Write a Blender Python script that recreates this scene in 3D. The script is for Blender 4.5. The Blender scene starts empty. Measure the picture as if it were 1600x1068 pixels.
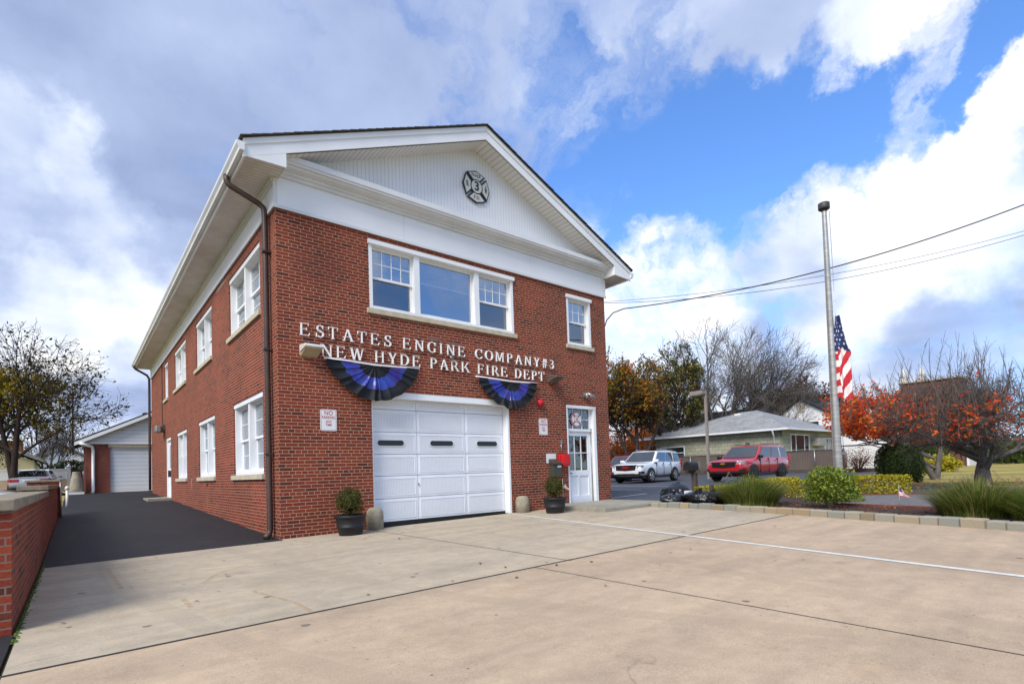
import bpy, bmesh, math, random
from mathutils import Vector, Matrix, noise as mnoise
rnd = random.Random(7)
sc = bpy.context.scene
COL = sc.collection
R = math.radians

# ---------------------------------------------------------------- camera
CAM = Vector((-2.7727, -9.8153, 1.0783))
cd = bpy.data.cameras.new('camera'); co = bpy.data.objects.new('camera', cd); COL.objects.link(co)
cd.sensor_width = 36; cd.lens = 825.76 / 1600 * 36; cd.shift_y = 170.7 / 1600
cd.clip_start = .05; cd.clip_end = 3000
co.matrix_world = Matrix(((0.7711858, 0.0020109, -0.6366069, CAM.x), (-0.6357844, -0.0484823, -0.7703426, CAM.y),
                          (-0.0324132, 0.998822, -0.0361104, CAM.z), (0, 0, 0, 1)))
sc.camera = co
CR = Vector((0.7711858, -0.6357844, -0.0324132)); CU = Vector((0.0020109, -0.0484823, 0.998822)); CF = Vector((0.6366069, 0.7703426, 0.0361104))
def pdir(px, py):                       # direction seen at a pixel of the 1600 px photograph
    return (CF + CR * ((px - 800) / 825.76) - CU * ((py - 704.7) / 825.76))
def at(px, py, dist): return CAM + pdir(px, py) * dist
# ---------------------------------------------------------------- world and sun
SUN_EL, SUN_AZ = 43, -113               # azimuth from +Y towards +X
w = bpy.data.worlds.new('World'); sc.world = w; w.use_nodes = True
nt = w.node_tree; N = nt.nodes; Lk = nt.links
for n in list(N): N.remove(n)
def nd(t, **k):
    n = N.new(t)
    for a, b in k.items(): setattr(n, a, b)
    return n
def lk(a, b): Lk.new(a, b)
def mth(op, a, b=None, c=None, clamp=False):
    n = nd('ShaderNodeMath', operation=op, use_clamp=clamp)
    for i, v in enumerate((a, b, c)):
        if v is None: continue
        if isinstance(v, (int, float)): n.inputs[i].default_value = v
        else: lk(v, n.inputs[i])
    return n.outputs[0]
def mixc(f, a, b):
    n = nd('ShaderNodeMix', data_type='RGBA')
    for s, v in ((n.inputs[0], f), (n.inputs[6], a), (n.inputs[7], b)):
        if isinstance(v, (int, float)): s.default_value = v
        elif isinstance(v, tuple): s.default_value = (*v, 1)
        else: lk(v, s)
    return n.outputs[2]
out = nd('ShaderNodeOutputWorld'); bg = nd('ShaderNodeBackground'); lk(bg.outputs[0], out.inputs[0])
sky = nd('ShaderNodeTexSky'); sky.sky_type = 'NISHITA'; sky.sun_disc = False
sky.sun_elevation = R(SUN_EL); sky.sun_rotation = R(SUN_AZ); sky.air_density = 1.0; sky.dust_density = .4; sky.ozone_density = 3
tc = nd('ShaderNodeTexCoord'); D = tc.outputs['Generated']
nrm = nd('ShaderNodeVectorMath', operation='NORMALIZE'); lk(D, nrm.inputs[0]); D = nrm.outputs[0]
sep = nd('ShaderNodeSeparateXYZ'); lk(D, sep.inputs[0])
def ss(x, a, b):
    n = nd('ShaderNodeMapRange', interpolation_type='SMOOTHSTEP'); lk(x, n.inputs[0])
    n.inputs[1].default_value = a; n.inputs[2].default_value = b; return n.outputs[0]
zz = mth('MAXIMUM', sep.outputs[2], 0.0); den = mth('ADD', zz, .22)
cmb = nd('ShaderNodeCombineXYZ'); lk(mth('DIVIDE', sep.outputs[0], den), cmb.inputs[0]); lk(mth('DIVIDE', sep.outputs[1], den), cmb.inputs[1])
def noi(vec, scale, detail=6, rough=.55, dist=0., off=(0, 0, 0), st=(1, 1, 1)):
    m = nd('ShaderNodeMapping'); lk(vec, m.inputs[0]); m.inputs[1].default_value = off; m.inputs[3].default_value = st
    n = nd('ShaderNodeTexNoise'); lk(m.outputs[0], n.inputs['Vector']); n.inputs['Scale'].default_value = scale
    n.inputs['Detail'].default_value = detail; n.inputs['Roughness'].default_value = rough; n.inputs['Distortion'].default_value = dist
    return n.outputs[0]
P = cmb.outputs[0]
wob = nd('ShaderNodeTexNoise'); lk(D, wob.inputs['Vector']); wob.inputs['Scale'].default_value = 3.2; wob.inputs['Detail'].default_value = 7; wob.inputs['Roughness'].default_value = .6
wv = nd('ShaderNodeVectorMath', operation='SCALE'); wsub = nd('ShaderNodeVectorMath', operation='SUBTRACT')
lk(wob.outputs['Color'], wsub.inputs[0]); wsub.inputs[1].default_value = (.5, .5, .5); lk(wsub.outputs[0], wv.inputs[0]); wv.inputs[3].default_value = .42
wadd = nd('ShaderNodeVectorMath', operation='ADD'); lk(D, wadd.inputs[0]); lk(wv.outputs[0], wadd.inputs[1])
DW = nd('ShaderNodeVectorMath', operation='NORMALIZE'); lk(wadd.outputs[0], DW.inputs[0]); DW = DW.outputs[0]
def blob(px, py, rad, soft, amt, vec=DW):   # a patch of sky in one direction (radius in px of the photo at that place)
    d = pdir(px, py).normalized()
    dp = nd('ShaderNodeVectorMath', operation='DOT_PRODUCT'); lk(vec, dp.inputs[0]); dp.inputs[1].default_value = d
    d2 = pdir(px + rad, py).normalized(); a = d.angle(d2)
    return mth('MULTIPLY', ss(dp.outputs['Value'], math.cos(a * (1 + soft)), math.cos(a * max(.02, 1 - soft))), amt)
def total(items):
    s = items[0]
    for i in items[1:]: s = mth('ADD', s, i)
    return s
n1 = noi(P, 1.1, 8, .58, .3, (3.1, 1.7, 0)); n2 = noi(P, 2.6, 7, .5, .2, (7.3, 2.2, 0)); n3 = noi(P, .9, 3, .5, 0, (1.2, 9, 0))
base = mth('ADD', mth('MULTIPLY', n1, .85), mth('MULTIPLY', n2, .45))
# opening of blue sky between the clouds
hole = total([blob(x, y, r, s, a) for x, y, r, s, a in (
    (960, 190, 110, .8, -.32), (1060, 250, 90, .7, -.40), (1150, 300, 65, .6, -.55), (1050, 340, 60, .7, -.2), (1240, 130, 75, .7, -.6), (1340, 140, 55, .7, -.4),
    (1450, 105, 90, .7, -.55), (1570, 45, 70, .8, -.5), (900, 90, 100, .9, -.16), (560, 150, 200, .9, -.08), (1290, 240, 65, .8, -.35), (1190, 200, 80, .8, -.35), (900, 300, 80, .8, -.2))])
fill = total([blob(x, y, r, s, a) for x, y, r, s, a in (
    (1430, 330, 190, .5, .5), (1560, 210, 110, .5, .5), (200, 250, 380, .6, .25), (1200, 10, 110, .8, .38), (1030, 30, 120, .9, .26), (1390, 20, 110, .8, .3), (780, 60, 120, .9, .12))])
mask = ss(mth('ADD', mth('ADD', base, mth('ADD', .10, mth('MULTIPLY', mth('SUBTRACT', noi(DW, 5.5, 9, .62, .5, (9, 2, 5)), .5), 1.6))), mth('ADD', hole, fill)), .18, .84)
mask = mth('MAXIMUM', mask, ss(sep.outputs[2], .34, .12))
# behind the camera: broken cloud with blue, what the windows mirror
back = nd('ShaderNodeVectorMath', operation='DOT_PRODUCT'); lk(D, back.inputs[0]); back.inputs[1].default_value = (.5, -.85, .1)
mask = mth('MULTIPLY', mask, mth('SUBTRACT', 1.0, mth('MULTIPLY', ss(back.outputs['Value'], .25, .7), mth('SUBTRACT', 1.0, mth('MULTIPLY', ss(noi(DW, 3.4, 8, .6, .6, (5, 1, 7)), .36, .58), .85)))))
dark = total([blob(x, y, r, s, a) for x, y, r, s, a in (
    (330, 40, 330, .8, .36), (640, 110, 230, .9, .28), (880, 110, 160, .8, .15), (100, 60, 200, .8, .35), (270, 150, 130, .8, .3), (330, 280, 110, .8, .2), (170, 590, 70, .7, .35), (1200, 470, 110, .7, .15),
    (1480, 480, 160, .8, .16), (1180, 560, 90, .7, .15), (60, 400, 120, .8, .18), (1500, 560, 120, .8, .2), (800, 330, 200, .8, .2))])
lite = total([blob(x, y, r, s, a) for x, y, r, s, a in (
    (1480, 300, 170, .6, .5), (1560, 200, 110, .5, .4), (1300, 420, 120, .7, .3), (230, 230, 90, .8, .38), (130, 330, 120, .8, .30), (330, 360, 120, .8, .2), (230, 520, 90, .7, .35), (60, 480, 80, .8, .3),
    (1000, 400, 110, .7, .35), (980, 500, 80, .8, .3), (1450, 510, 170, .8, .22), (40, 200, 90, .8, .3), (1350, 40, 90, .8, .2), (720, 20, 60, .8, .2))])
n4 = noi(DW, 3.6, 7, .5, .3, (4, 4, 1))
bias = mth('MAXIMUM', mth('MINIMUM', mth('SUBTRACT', lite, dark), .55), -.36)
shade = mth('ADD', mth('ADD', mth('MULTIPLY', mth('SUBTRACT', n2, .5), .95), mth('ADD', mth('MULTIPLY', mth('SUBTRACT', n3, .5), 1.1), mth('MULTIPLY', mth('SUBTRACT', n4, .5), .65))), bias)
cr = nd('ShaderNodeValToRGB'); lk(mth('ADD', shade, .5, None, True), cr.inputs[0])
e = cr.color_ramp.elements; e[0].position = 0.0; e[0].color = (.26, .33, .52, 1); e[1].position = .90; e[1].color = (.92, .92, .92, 1)
q = e.new(.33); q.color = (.39, .47, .68, 1); q = e.new(.60); q.color = (.62, .69, .82, 1)
skm = nd('ShaderNodeVectorMath', operation='MULTIPLY'); lk(sky.outputs[0], skm.inputs[0]); SKYK = .125
skm.inputs[1].default_value = (SKYK * .95, SKYK * 1.30, SKYK * 1.75)
lk(mixc(mask, skm.outputs[0], cr.outputs[0]), bg.inputs[0]); bg.inputs[1].default_value = 1.0
sd = bpy.data.lights.new('sun', 'SUN'); so = bpy.data.objects.new('sun', sd); COL.objects.link(so)
sd.energy = 2.9; sd.angle = R(28); sd.color = (1, .95, .87)
sv = Vector((math.sin(R(SUN_AZ)) * math.cos(R(SUN_EL)), math.cos(R(SUN_AZ)) * math.cos(R(SUN_EL)), math.sin(R(SUN_EL))))
so.rotation_euler = sv.to_track_quat('Z', 'Y').to_euler()
sc.view_settings.view_transform = 'Standard'; sc.view_settings.look = 'None'; sc.view_settings.exposure = 0.42; sc.view_settings.gamma = 1
sc.view_settings.use_curve_mapping = False
sc.cycles.max_bounces = 8; sc.cycles.transparent_max_bounces = 16

# ---------------------------------------------------------------- materials
M = {}
class MT:
    def __init__(s, name):
        s.m = bpy.data.materials.new(name); s.m.use_nodes = True; s.t = s.m.node_tree; s.b = s.t.nodes['Principled BSDF']; M[name] = s.m
    def n(s, t, **k):
        n = s.t.nodes.new(t)
        for a, b in k.items():
            if a.startswith('i_'):
                n.inputs[int(a[2:]) if a[2:].isdigit() else a[2:].replace('_', ' ')].default_value = b
            else: setattr(n, a, b)
        return n
    def l(s, a, b): s.t.links.new(a, b)
    def coord(s, kind='Object'): return s.n('ShaderNodeTexCoord').outputs[kind]
    def noise(s, scale, detail=4, rough=.55, vec=None, stretch=None):
        n = s.n('ShaderNodeTexNoise'); n.inputs['Scale'].default_value = scale; n.inputs['Detail'].default_value = detail; n.inputs['Roughness'].default_value = rough
        v = vec or s.n('ShaderNodeNewGeometry').outputs['Position']
        if stretch:
            mp = s.n('ShaderNodeMapping'); mp.inputs[3].default_value = stretch; s.l(v, mp.inputs[0]); v = mp.outputs[0]
        s.l(v, n.inputs['Vector']); return n.outputs[0]
    def ramp(s, fac, stops):
        r = s.n('ShaderNodeValToRGB'); s.l(fac, r.inputs[0]); e = r.color_ramp.elements
        while len(e) < len(stops): e.new(.5)
        for el, (p, c) in zip(e, stops): el.position = p; el.color = (*c, 1)
        return r.outputs[0]
    def mix(s, f, a, b, mode='MIX'):
        n = s.n('ShaderNodeMix', data_type='RGBA', blend_type=mode)
        for k, v in ((0, f), (6, a), (7, b)):
            if isinstance(v, (int, float)): n.inputs[k].default_value = v
            elif isinstance(v, tuple): n.inputs[k].default_value = (*v, 1)
            else: s.l(v, n.inputs[k])
        return n.outputs[2]
    def math(s, op, a, b=0.):
        n = s.n('ShaderNodeMath', operation=op)
        for i, v in enumerate((a, b)):
            if isinstance(v, (int, float)): n.inputs[i].default_value = v
            else: s.l(v, n.inputs[i])
        return n.outputs[0]
    def col(s, c):
        if isinstance(c, tuple): s.b.inputs['Base Color'].default_value = (*c, 1)
        else: s.l(c, s.b.inputs['Base Color'])
        return s
    def set(s, rough=.6, metal=0., spec=.5, coat=0.):
        s.b.inputs['Roughness'].default_value = rough; s.b.inputs['Metallic'].default_value = metal
        s.b.inputs['Specular IOR Level'].default_value = spec; s.b.inputs['Coat Weight'].default_value = coat; s.b.inputs['Coat Roughness'].default_value = .04; return s
    def bump(s, h, strength=.3, dist=.01):
        b = s.n('ShaderNodeBump'); b.inputs['Strength'].default_value = strength; b.inputs['Distance'].default_value = dist
        s.l(h, b.inputs['Height']); s.l(b.outputs[0], s.b.inputs['Normal']); return s
def plain(name, c, rough=.6, metal=0., spec=.4, var=.12, scale=3., coat=0., bump=0.):
    t = MT(name); f = t.noise(scale, 5)
    lo = tuple(x * (1 - var) for x in c); hi = tuple(min(1, x * (1 + var)) for x in c)
    t.col(t.ramp(f, [(.3, lo), (.7, hi)])).set(rough, metal, spec, coat)
    if bump: t.bump(t.noise(60, 4), bump, .004)
    return t.m
def brick(name, c1, c2, cd_, mortar, msize=.0062):
    t = MT(name); uv = t.coord('UV')
    b = t.n('ShaderNodeTexBrick', offset=.5, offset_frequency=2, squash=.5, squash_frequency=6)
    # a little waviness so that the courses are not ruled
    wn = t.n('ShaderNodeTexNoise'); t.l(uv, wn.inputs['Vector']); wn.inputs['Scale'].default_value = 5
    sb = t.n('ShaderNodeVectorMath', operation='SUBTRACT'); t.l(wn.outputs['Color'], sb.inputs[0]); sb.inputs[1].default_value = (.5, .5, .5)
    sl = t.n('ShaderNodeVectorMath', operation='SCALE'); t.l(sb.outputs[0], sl.inputs[0]); sl.inputs[3].default_value = .006
    ad = t.n('ShaderNodeVectorMath', operation='ADD'); t.l(uv, ad.inputs[0]); t.l(sl.outputs[0], ad.inputs[1])
    t.l(ad.outputs[0], b.inputs['Vector'])
    b.inputs['Scale'].default_value = 1; b.inputs['Brick Width'].default_value = .22; b.inputs['Row Height'].default_value = .0629
    b.inputs['Mortar Size'].default_value = msize; b.inputs['Mortar Smooth'].default_value = .25; b.inputs['Bias'].default_value = 0
    b.inputs['Color1'].default_value = (0, 0, 0, 1); b.inputs['Color2'].default_value = (1, 1, 1, 1); b.inputs['Mortar'].default_value = (.5, .5, .5, 1)
    bc = t.ramp(b.outputs['Color'], [(0, cd_), (.08, cd_), (.16, c1), (.6, c2), (1, c1)])
    big = t.ramp(t.noise(.9, 5), [(.3, (.72, .70, .70)), (.7, (1.2, 1.18, 1.15))]); fine = t.ramp(t.noise(45, 3), [(.25, (.72, .72, .72)), (.75, (1.25, 1.25, 1.25))])
    bc = t.mix(1., t.mix(1., bc, big, 'MULTIPLY'), fine, 'MULTIPLY')
    mo = t.mix(t.noise(2, 4), tuple(x * .75 for x in mortar), mortar)
    allc = t.mix(b.outputs['Fac'], bc, mo)
    if name == 'brick':     # rust run under the wall vent, grey smears over the lettering, paler repaired mortar by the windows
        pos = t.n('ShaderNodeNewGeometry').outputs['Position']
        for c, rad, colr, st_ in (((0, 6.65, .55), (.3, .16, .42), (.30, .10, .03), .75), ((3.25, 0, 3.98), (.22, .3, .06), (.17, .12, .11), .8), ((3.75, 0, 3.93), (.20, .3, .07), (.15, .10, .095), .8), ((0, 4.6, 5.86), (.3, .9, .07), (.45, .36, .28), .6), ((7.0, 0, .5), (.9, .3, .35), (.20, .07, .05), .35), ((.8, 0, 5.0), (.7, .3, .5), (.13, .04, .03), .35), ((0, 9.2, 1.0), (.3, .12, .25), (.40, .30, .24), .5)):
            m1 = t.n('ShaderNodeVectorMath', operation='SUBTRACT'); t.l(pos, m1.inputs[0]); m1.inputs[1].default_value = c
            m2 = t.n('ShaderNodeVectorMath', operation='DIVIDE'); t.l(m1.outputs[0], m2.inputs[0]); m2.inputs[1].default_value = rad
            m3 = t.n('ShaderNodeVectorMath', operation='LENGTH'); t.l(m2.outputs[0], m3.inputs[0])
            v = t.math('ADD', m3.outputs['Value'], t.math('MULTIPLY', t.math('SUBTRACT', t.noise(5, 5, .7), .5), 1.1))
            allc = t.mix(t.math('MULTIPLY', t.ramp(v, [(.35, (1, 1, 1)), (.95, (0, 0, 0))]), st_), allc, colr)
    t.col(allc).set(.85, 0, .25)
    h = t.math('ADD', t.math('MULTIPLY', b.outputs['Fac'], -1.), t.math('MULTIPLY', t.noise(70, 4), .35))
    t.bump(h, .55, .006); return t.m
brick('brick', (.245, .043, .020), (.165, .030, .017), (.10, .026, .018), (.43, .28, .185))
brick('old_brick', (.30, .052, .022), (.20, .036, .02), (.09, .03, .02), (.24, .16, .12), .007)
plain('white_paint', (.78, .79, .80), .45, var=.05, scale=1.3)
plain('frieze_white', (.76, .77, .79), .55, var=.05, scale=.8)
plain('cornice_white', (.66, .665, .67), .5, var=.09, scale=1.2)
def ribbed(name, c, period, axis, groove=.12, dirt=None, rough=.55, depth=.006, dark=.45):
    t = MT(name); uv = t.n('ShaderNodeSeparateXYZ'); t.l(t.coord('UV'), uv.inputs[0]); v = uv.outputs[axis]
    fr = t.math('FRACT', t.math('DIVIDE', v, period)); g = t.n('ShaderNodeMapRange', interpolation_type='SMOOTHSTEP'); 
    d = t.math('ABSOLUTE', t.math('SUBTRACT', fr, .5)); t.l(d, g.inputs[0]); g.inputs[1].default_value = groove; g.inputs[2].default_value = groove * .35
    base_ = t.ramp(t.noise(1.1, 5), [(.3, tuple(x * .9 for x in c)), (.7, c)])
    if dirt: base_ = t.mix(t.math('MULTIPLY', t.ramp(t.noise(1.6, 6, .65, stretch=(1, .7, 1)), [(.42, (0, 0, 0)), (.75, (1, 1, 1))]), .6), base_, dirt)
    t.col(t.mix(g.outputs[0], base_, tuple(x * dark for x in c))).set(rough, 0, .35)
    t.bump(t.math('MULTIPLY', g.outputs[0], -1.), .8, depth); return t.m
ribbed('beadboard', (.74, .75, .78), .085, 0, .07, dark=.72)
ribbed('soffit', (.74, .70, .65), .10, 1, .09, (.40, .31, .25), dark=.5)
ribbed('rake_soffit', (.76, .74, .70), .11, 0, .09, dark=.55)
ribbed('clapboard', (.70, .71, .74), .2, 1, .06, dark=.6)
ribbed('yellow_siding', (.52, .45, .24), .16, 1, .08, dark=.75)
ribbed('door_ribs', (.76, .78, .81), .034, 0, .16, dark=.8, depth=.004)
ribbed('roller_slats', (.66, .69, .74), .21, 1, .07, dark=.6)
ribbed('vertical_boards', (.13, .10, .085), .13, 0, .1, (.07, .055, .05), .85, dark=.4)
plain('door_white', (.76, .78, .81), .42, var=.06, scale=1.6)
plain('stone_sill', (.48, .42, .31), .85, var=.16, scale=6, bump=.3)
plain('stone_cap', (.24, .20, .145), .9, var=.35, scale=7, bump=.5)
plain('shingle_dark', (.05, .045, .042), .9, var=.3, scale=9)
plain('brown_pipe', (.055, .032, .024), .45, var=.2, scale=4)
plain('lamp_tan', (.25, .21, .18), .6, var=.1); plain('lamp_brown', (.11, .085, .07), .4, var=.15)
plain('lamp_white', (.62, .60, .56), .5, var=.08)
plain('lamp_lens', (.42, .37, .25), .3, var=.15)
plain('bronze', (.16, .13, .11), .3, .5)
plain('galvanised', (.36, .36, .35), .32, .8, var=.2, scale=8)
def steel():
    t = MT('pole_metal'); t.col(t.ramp(t.noise(2.0, 5, stretch=(1, 1, 8)), [(.3, (.36, .34, .31)), (.7, (.56, .54, .50))])).set(.38, .75, .5)
steel()
plain('black_cap', (.05, .045, .045), .5)
plain('alarm_red', (.52, .012, .018), .35)
plain('red_trim', (.45, .03, .03), .5)
plain('sign_white', (.70, .70, .70), .5, var=.05)
plain('letter_white', (.84, .84, .82), .5, var=.06, scale=6)
plain('text_red', (.42, .05, .045), .5)
plain('text_dark', (.03, .03, .035), .5)
plain('emblem_white', (.55, .555, .50), .5)
plain('emblem_pink', (.42, .20, .21), .5)
plain('cloth_black', (.008, .010, .013), .75, var=.2)
def satin():
    t = MT('cloth_blue'); t.col(t.ramp(t.noise(3.2, 2), [(.40, (.014, .04, .32)), (.62, (.03, .012, .20))])).set(.32, 0, .7)
satin()
plain('cloth_white', (.75, .73, .74), .6)
plain('flag_red', (.48, .018, .03), .7)
plain('flag_blue', (.02, .035, .13), .7)
plain('flag_white', (.72, .70, .68), .7)
plain('planter', (.012, .012, .014), .55, var=.3, scale=9)
plain('soil', (.035, .022, .015), .95, var=.4, scale=30, bump=.6)
plain('bollard', (.30, .26, .19), .9, var=.22, scale=9, bump=.5)
plain('mail_bronze', (.06, .045, .035), .4)
plain('mail_green', (.055, .06, .045), .5)
plain('mailbox_grey', (.16, .14, .12), .4, .3)
plain('black_plastic', (.012, .012, .013), .5)
plain('grey_plastic', (.30, .29, .27), .6)
def bagm():
    t = MT('bag_plastic'); t.col((.006, .0065, .008)).set(.26, 0, .5); t.bump(t.noise(7, 2, .5), .6, .03)
bagm()
plain('weathered_wood', (.07, .055, .045), .9, var=.3, scale=8)
def concrete(name, c, stain=None, cell=None):
    t = MT(name); big = t.ramp(t.noise(.55, 6, .6), [(.3, tuple(x * .86 for x in c)), (.5, c), (.72, tuple(min(1, x * 1.1) for x in c))])
    mid = t.ramp(t.noise(5, 6, .7), [(.3, (.86, .86, .86)), (.7, (1.1, 1.1, 1.1))]); fine = t.ramp(t.noise(110, 3, .7), [(.3, (.8, .8, .8)), (.7, (1.16, 1.16, 1.16))])
    k = t.mix(1., t.mix(1., big, mid, 'MULTIPLY'), fine, 'MULTIPLY')
    st = t.ramp(t.noise(1.0, 3, .5, stretch=(1, 2.2, 1)), [(.62, (0, 0, 0)), (.74, (1, 1, 1))])
    if stain: k = t.mix(t.math('MULTIPLY', st, .35), k, stain)
    band = t.ramp(t.noise(1.3, 4, .6, stretch=(.25, 2.0, 1)), [(.35, (.9, .9, .91)), (.65, (1.07, 1.06, 1.04))]); k = t.mix(1., k, band, 'MULTIPLY')
    sp = t.ramp(t.noise(30, 2, .5), [(.70, (1, 1, 1)), (.76, (.6, .57, .52))]); k = t.mix(1., k, sp, 'MULTIPLY')
    vor = t.n('ShaderNodeTexVoronoi', feature='DISTANCE_TO_EDGE'); vor.inputs['Scale'].default_value = .33
    wn = t.n('ShaderNodeTexNoise'); wn.inputs['Scale'].default_value = 1.2; wn.inputs['Detail'].default_value = 6; pos = t.n('ShaderNodeNewGeometry').outputs['Position']; t.l(pos, wn.inputs['Vector'])
    ad = t.n('ShaderNodeVectorMath', operation='ADD'); t.l(pos, ad.inputs[0]); t.l(wn.outputs['Color'], ad.inputs[1]); t.l(ad.outputs[0], vor.inputs['Vector'])
    ck = t.ramp(vor.outputs['Distance'], [(.0, (.7, .68, .66)), (.004, (1, 1, 1))]); gate = t.ramp(t.noise(.4, 2), [(.55, (0, 0, 0)), (.6, (1, 1, 1))])
    k = t.mix(gate, k, t.mix(1., k, ck, 'MULTIPLY'))
    t.col(k).set(.88, 0, .25); t.bump(t.noise(90, 4, .7), .35, .004); return t.m
concrete('concrete_grey', (.435, .365, .27), (.50, .34, .16))
concrete('concrete_tan', (.455, .345, .24), (.50, .34, .20))
concrete('concrete_step', (.32, .30, .24), (.2, .16, .08))
def asphalt(name, c, dusty):
    t = MT(name); k = t.ramp(t.noise(.7, 6, .6), [(.3, tuple(x * .8 for x in c)), (.7, tuple(x * 1.3 for x in c))])
    f = t.ramp(t.noise(150, 3, .8), [(.3, (.6, .6, .6)), (.75, (1.5, 1.5, 1.5))]); k = t.mix(1., k, f, 'MULTIPLY')
    d = t.ramp(t.noise(2.2, 7, .75), [(.55, (0, 0, 0)), (.8, (1, 1, 1))]); k = t.mix(t.math('MULTIPLY', d, .55), k, dusty); ln_ = t.ramp(t.noise(1.4, 5, .7, stretch=(4, .35, 1)), [(.60, (0, 0, 0)), (.72, (1, 1, 1))]); k = t.mix(t.math('MULTIPLY', ln_, .22), k, dusty)
    t.col(k).set(.75, 0, .35); t.bump(t.noise(160, 3, .7), .5, .004); return t.m
asphalt('asphalt_black', (.014, .0135, .016), (.07, .065, .06))
asphalt('asphalt_lot', (.055, .060, .072), (.13, .13, .13))
plain('joint_dark', (.03, .03, .028), .9); plain('joint_grey', (.20, .165, .13), .9)
plain('line_white', (.62, .62, .58), .7, var=.15, scale=14)
plain('mulch', (.045, .024, .016), .95, var=.6, scale=35, bump=.8)
def cobble():
    t = MT('cobble'); t.col(t.ramp(t.n('ShaderNodeNewGeometry').outputs['Random Per Island'], [(0, (.19, .165, .12)), (.3, (.34, .26, .16)), (.6, (.30, .28, .22)), (1, (.22, .23, .20))])).set(.9, 0, .2); t.bump(t.noise(30, 5), .6, .01)
cobble()
def paver():
    t = MT('paver'); b = t.n('ShaderNodeTexBrick', offset=.5); t.l(t.n('ShaderNodeNewGeometry').outputs['Position'], b.inputs['Vector'])
    b.inputs['Scale'].default_value = 1; b.inputs['Brick Width'].default_value = .22; b.inputs['Row Height'].default_value = .11; b.inputs['Mortar Size'].default_value = .004
    b.inputs['Color1'].default_value = (.13, .13, .135, 1); b.inputs['Color2'].default_value = (.19, .17, .165, 1); b.inputs['Mortar'].default_value = (.05, .04, .035, 1)
    t.col(b.outputs[0]).set(.8, 0, .3)
paver()
def grassm():
    t = MT('lawn'); t.col(t.ramp(t.noise(.25, 6, .65), [(.25, (.10, .14, .03)), (.42, (.26, .24, .07)), (.62, (.44, .33, .12))])).set(.95, 0, .1); t.bump(t.noise(40, 4, .7), .8, .05)
grassm()
plain('moss', (.07, .11, .02), .95, var=.5, scale=25, bump=.8)
def leafm(name, stops, rough=.55, trans=.35):
    t = MT(name); isl = t.n('ShaderNodeNewGeometry').outputs['Random Per Island']
    t.col(t.ramp(isl, stops)).set(rough, 0, .25)
    tr = t.n('ShaderNodeBsdfTranslucent'); t.l(t.b.inputs['Base Color'].links[0].from_socket, tr.inputs[0])
    mx = t.n('ShaderNodeMixShader'); mx.inputs[0].default_value = trans; o = t.t.nodes['Material Output']
    t.l(t.b.outputs[0], mx.inputs[1]); t.l(tr.outputs[0], mx.inputs[2]); t.l(mx.outputs[0], o.inputs[0]); return t.m
leafm('leaf_box', [(0, (.035, .045, .010)), (.5, (.075, .075, .016)), (1, (.15, .11, .025))])
leafm('leaf_euonymus', [(0, (.07, .11, .015)), (.5, (.17, .24, .025)), (1, (.38, .42, .07))])
leafm('leaf_yellow', [(0, (.14, .17, .015)), (.4, (.40, .34, .02)), (1, (.60, .48, .04))])
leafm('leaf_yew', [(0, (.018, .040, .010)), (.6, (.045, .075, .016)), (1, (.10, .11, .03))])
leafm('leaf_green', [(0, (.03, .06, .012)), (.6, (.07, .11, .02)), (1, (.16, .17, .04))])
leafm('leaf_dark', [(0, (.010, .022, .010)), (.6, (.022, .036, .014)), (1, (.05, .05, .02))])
leafm('leaf_gold', [(0, (.10, .12, .015)), (.45, (.22, .20, .02)), (.75, (.38, .24, .02)), (1, (.45, .15, .02))], trans=.5)
leafm('leaf_olive', [(0, (.13, .14, .012)), (.5, (.30, .25, .015)), (1, (.52, .33, .015))], trans=.5)
leafm('leaf_brown', [(0, (.025, .02, .012)), (.6, (.055, .045, .02)), (1, (.12, .09, .02))])
leafm('leaf_red', [(0, (.65, .04, .02)), (.5, (.82, .10, .02)), (1, (.80, .18, .05))], trans=.5); leafm('leaf_fire', [(0, (.80, .13, .015)), (.5, (.90, .22, .02)), (1, (.85, .32, .05))], trans=.5)
leafm('leaf_orange', [(0, (.30, .05, .015)), (.5, (.50, .12, .02)), (1, (.42, .2, .04))])
leafm('leaf_rust', [(0, (.06, .016, .010)), (.6, (.14, .035, .015)), (1, (.22, .07, .025))])
leafm('blade', [(0, (.06, .10, .012)), (.5, (.14, .20, .03)), (.8, (.26, .27, .06)), (1, (.42, .33, .13))], trans=.4)
leafm('plume', [(0, (.33, .24, .15)), (1, (.50, .38, .25))])
def barkm(name, c):
    t = MT(name); t.col(t.ramp(t.noise(9, 5, .7, stretch=(1, 1, .25)), [(.3, tuple(x * .55 for x in c)), (.7, tuple(x * 1.4 for x in c))])).set(.95, 0, .15); t.bump(t.noise(22, 4, stretch=(1, 1, .2)), .7, .02)
barkm('bark', (.075, .060, .048)); barkm('bark_dark', (.05, .036, .032)); barkm('bark_grey', (.125, .11, .098))
def car(name, c, metal=0.): return plain(name, c, .28, metal, .5, .02, 1., 1.)
car('car_white', (.70, .71, .73)); car('car_red', (.42, .010, .018)); car('car_silver', (.42, .43, .45), .5)
plain('tyre', (.012, .012, .012), .85); plain('rim', (.45, .45, .46), .3, .8); plain('rim_dark', (.05, .05, .055), .3, .6); plain('chrome', (.6, .6, .62), .15, 1.)
plain('trim_black', (.012, .012, .013), .4); plain('head_lamp', (.30, .32, .34), .1, .3); plain('tail_lamp', (.35, .01, .01), .2)
plain('gold_badge', (.55, .38, .08), .3, .6)
def carglass():
    t = MT('car_glass'); t.col((.012, .016, .018)).set(.03, 0, .9); t.b.inputs['IOR'].default_value = 1.7
carglass()
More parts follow.
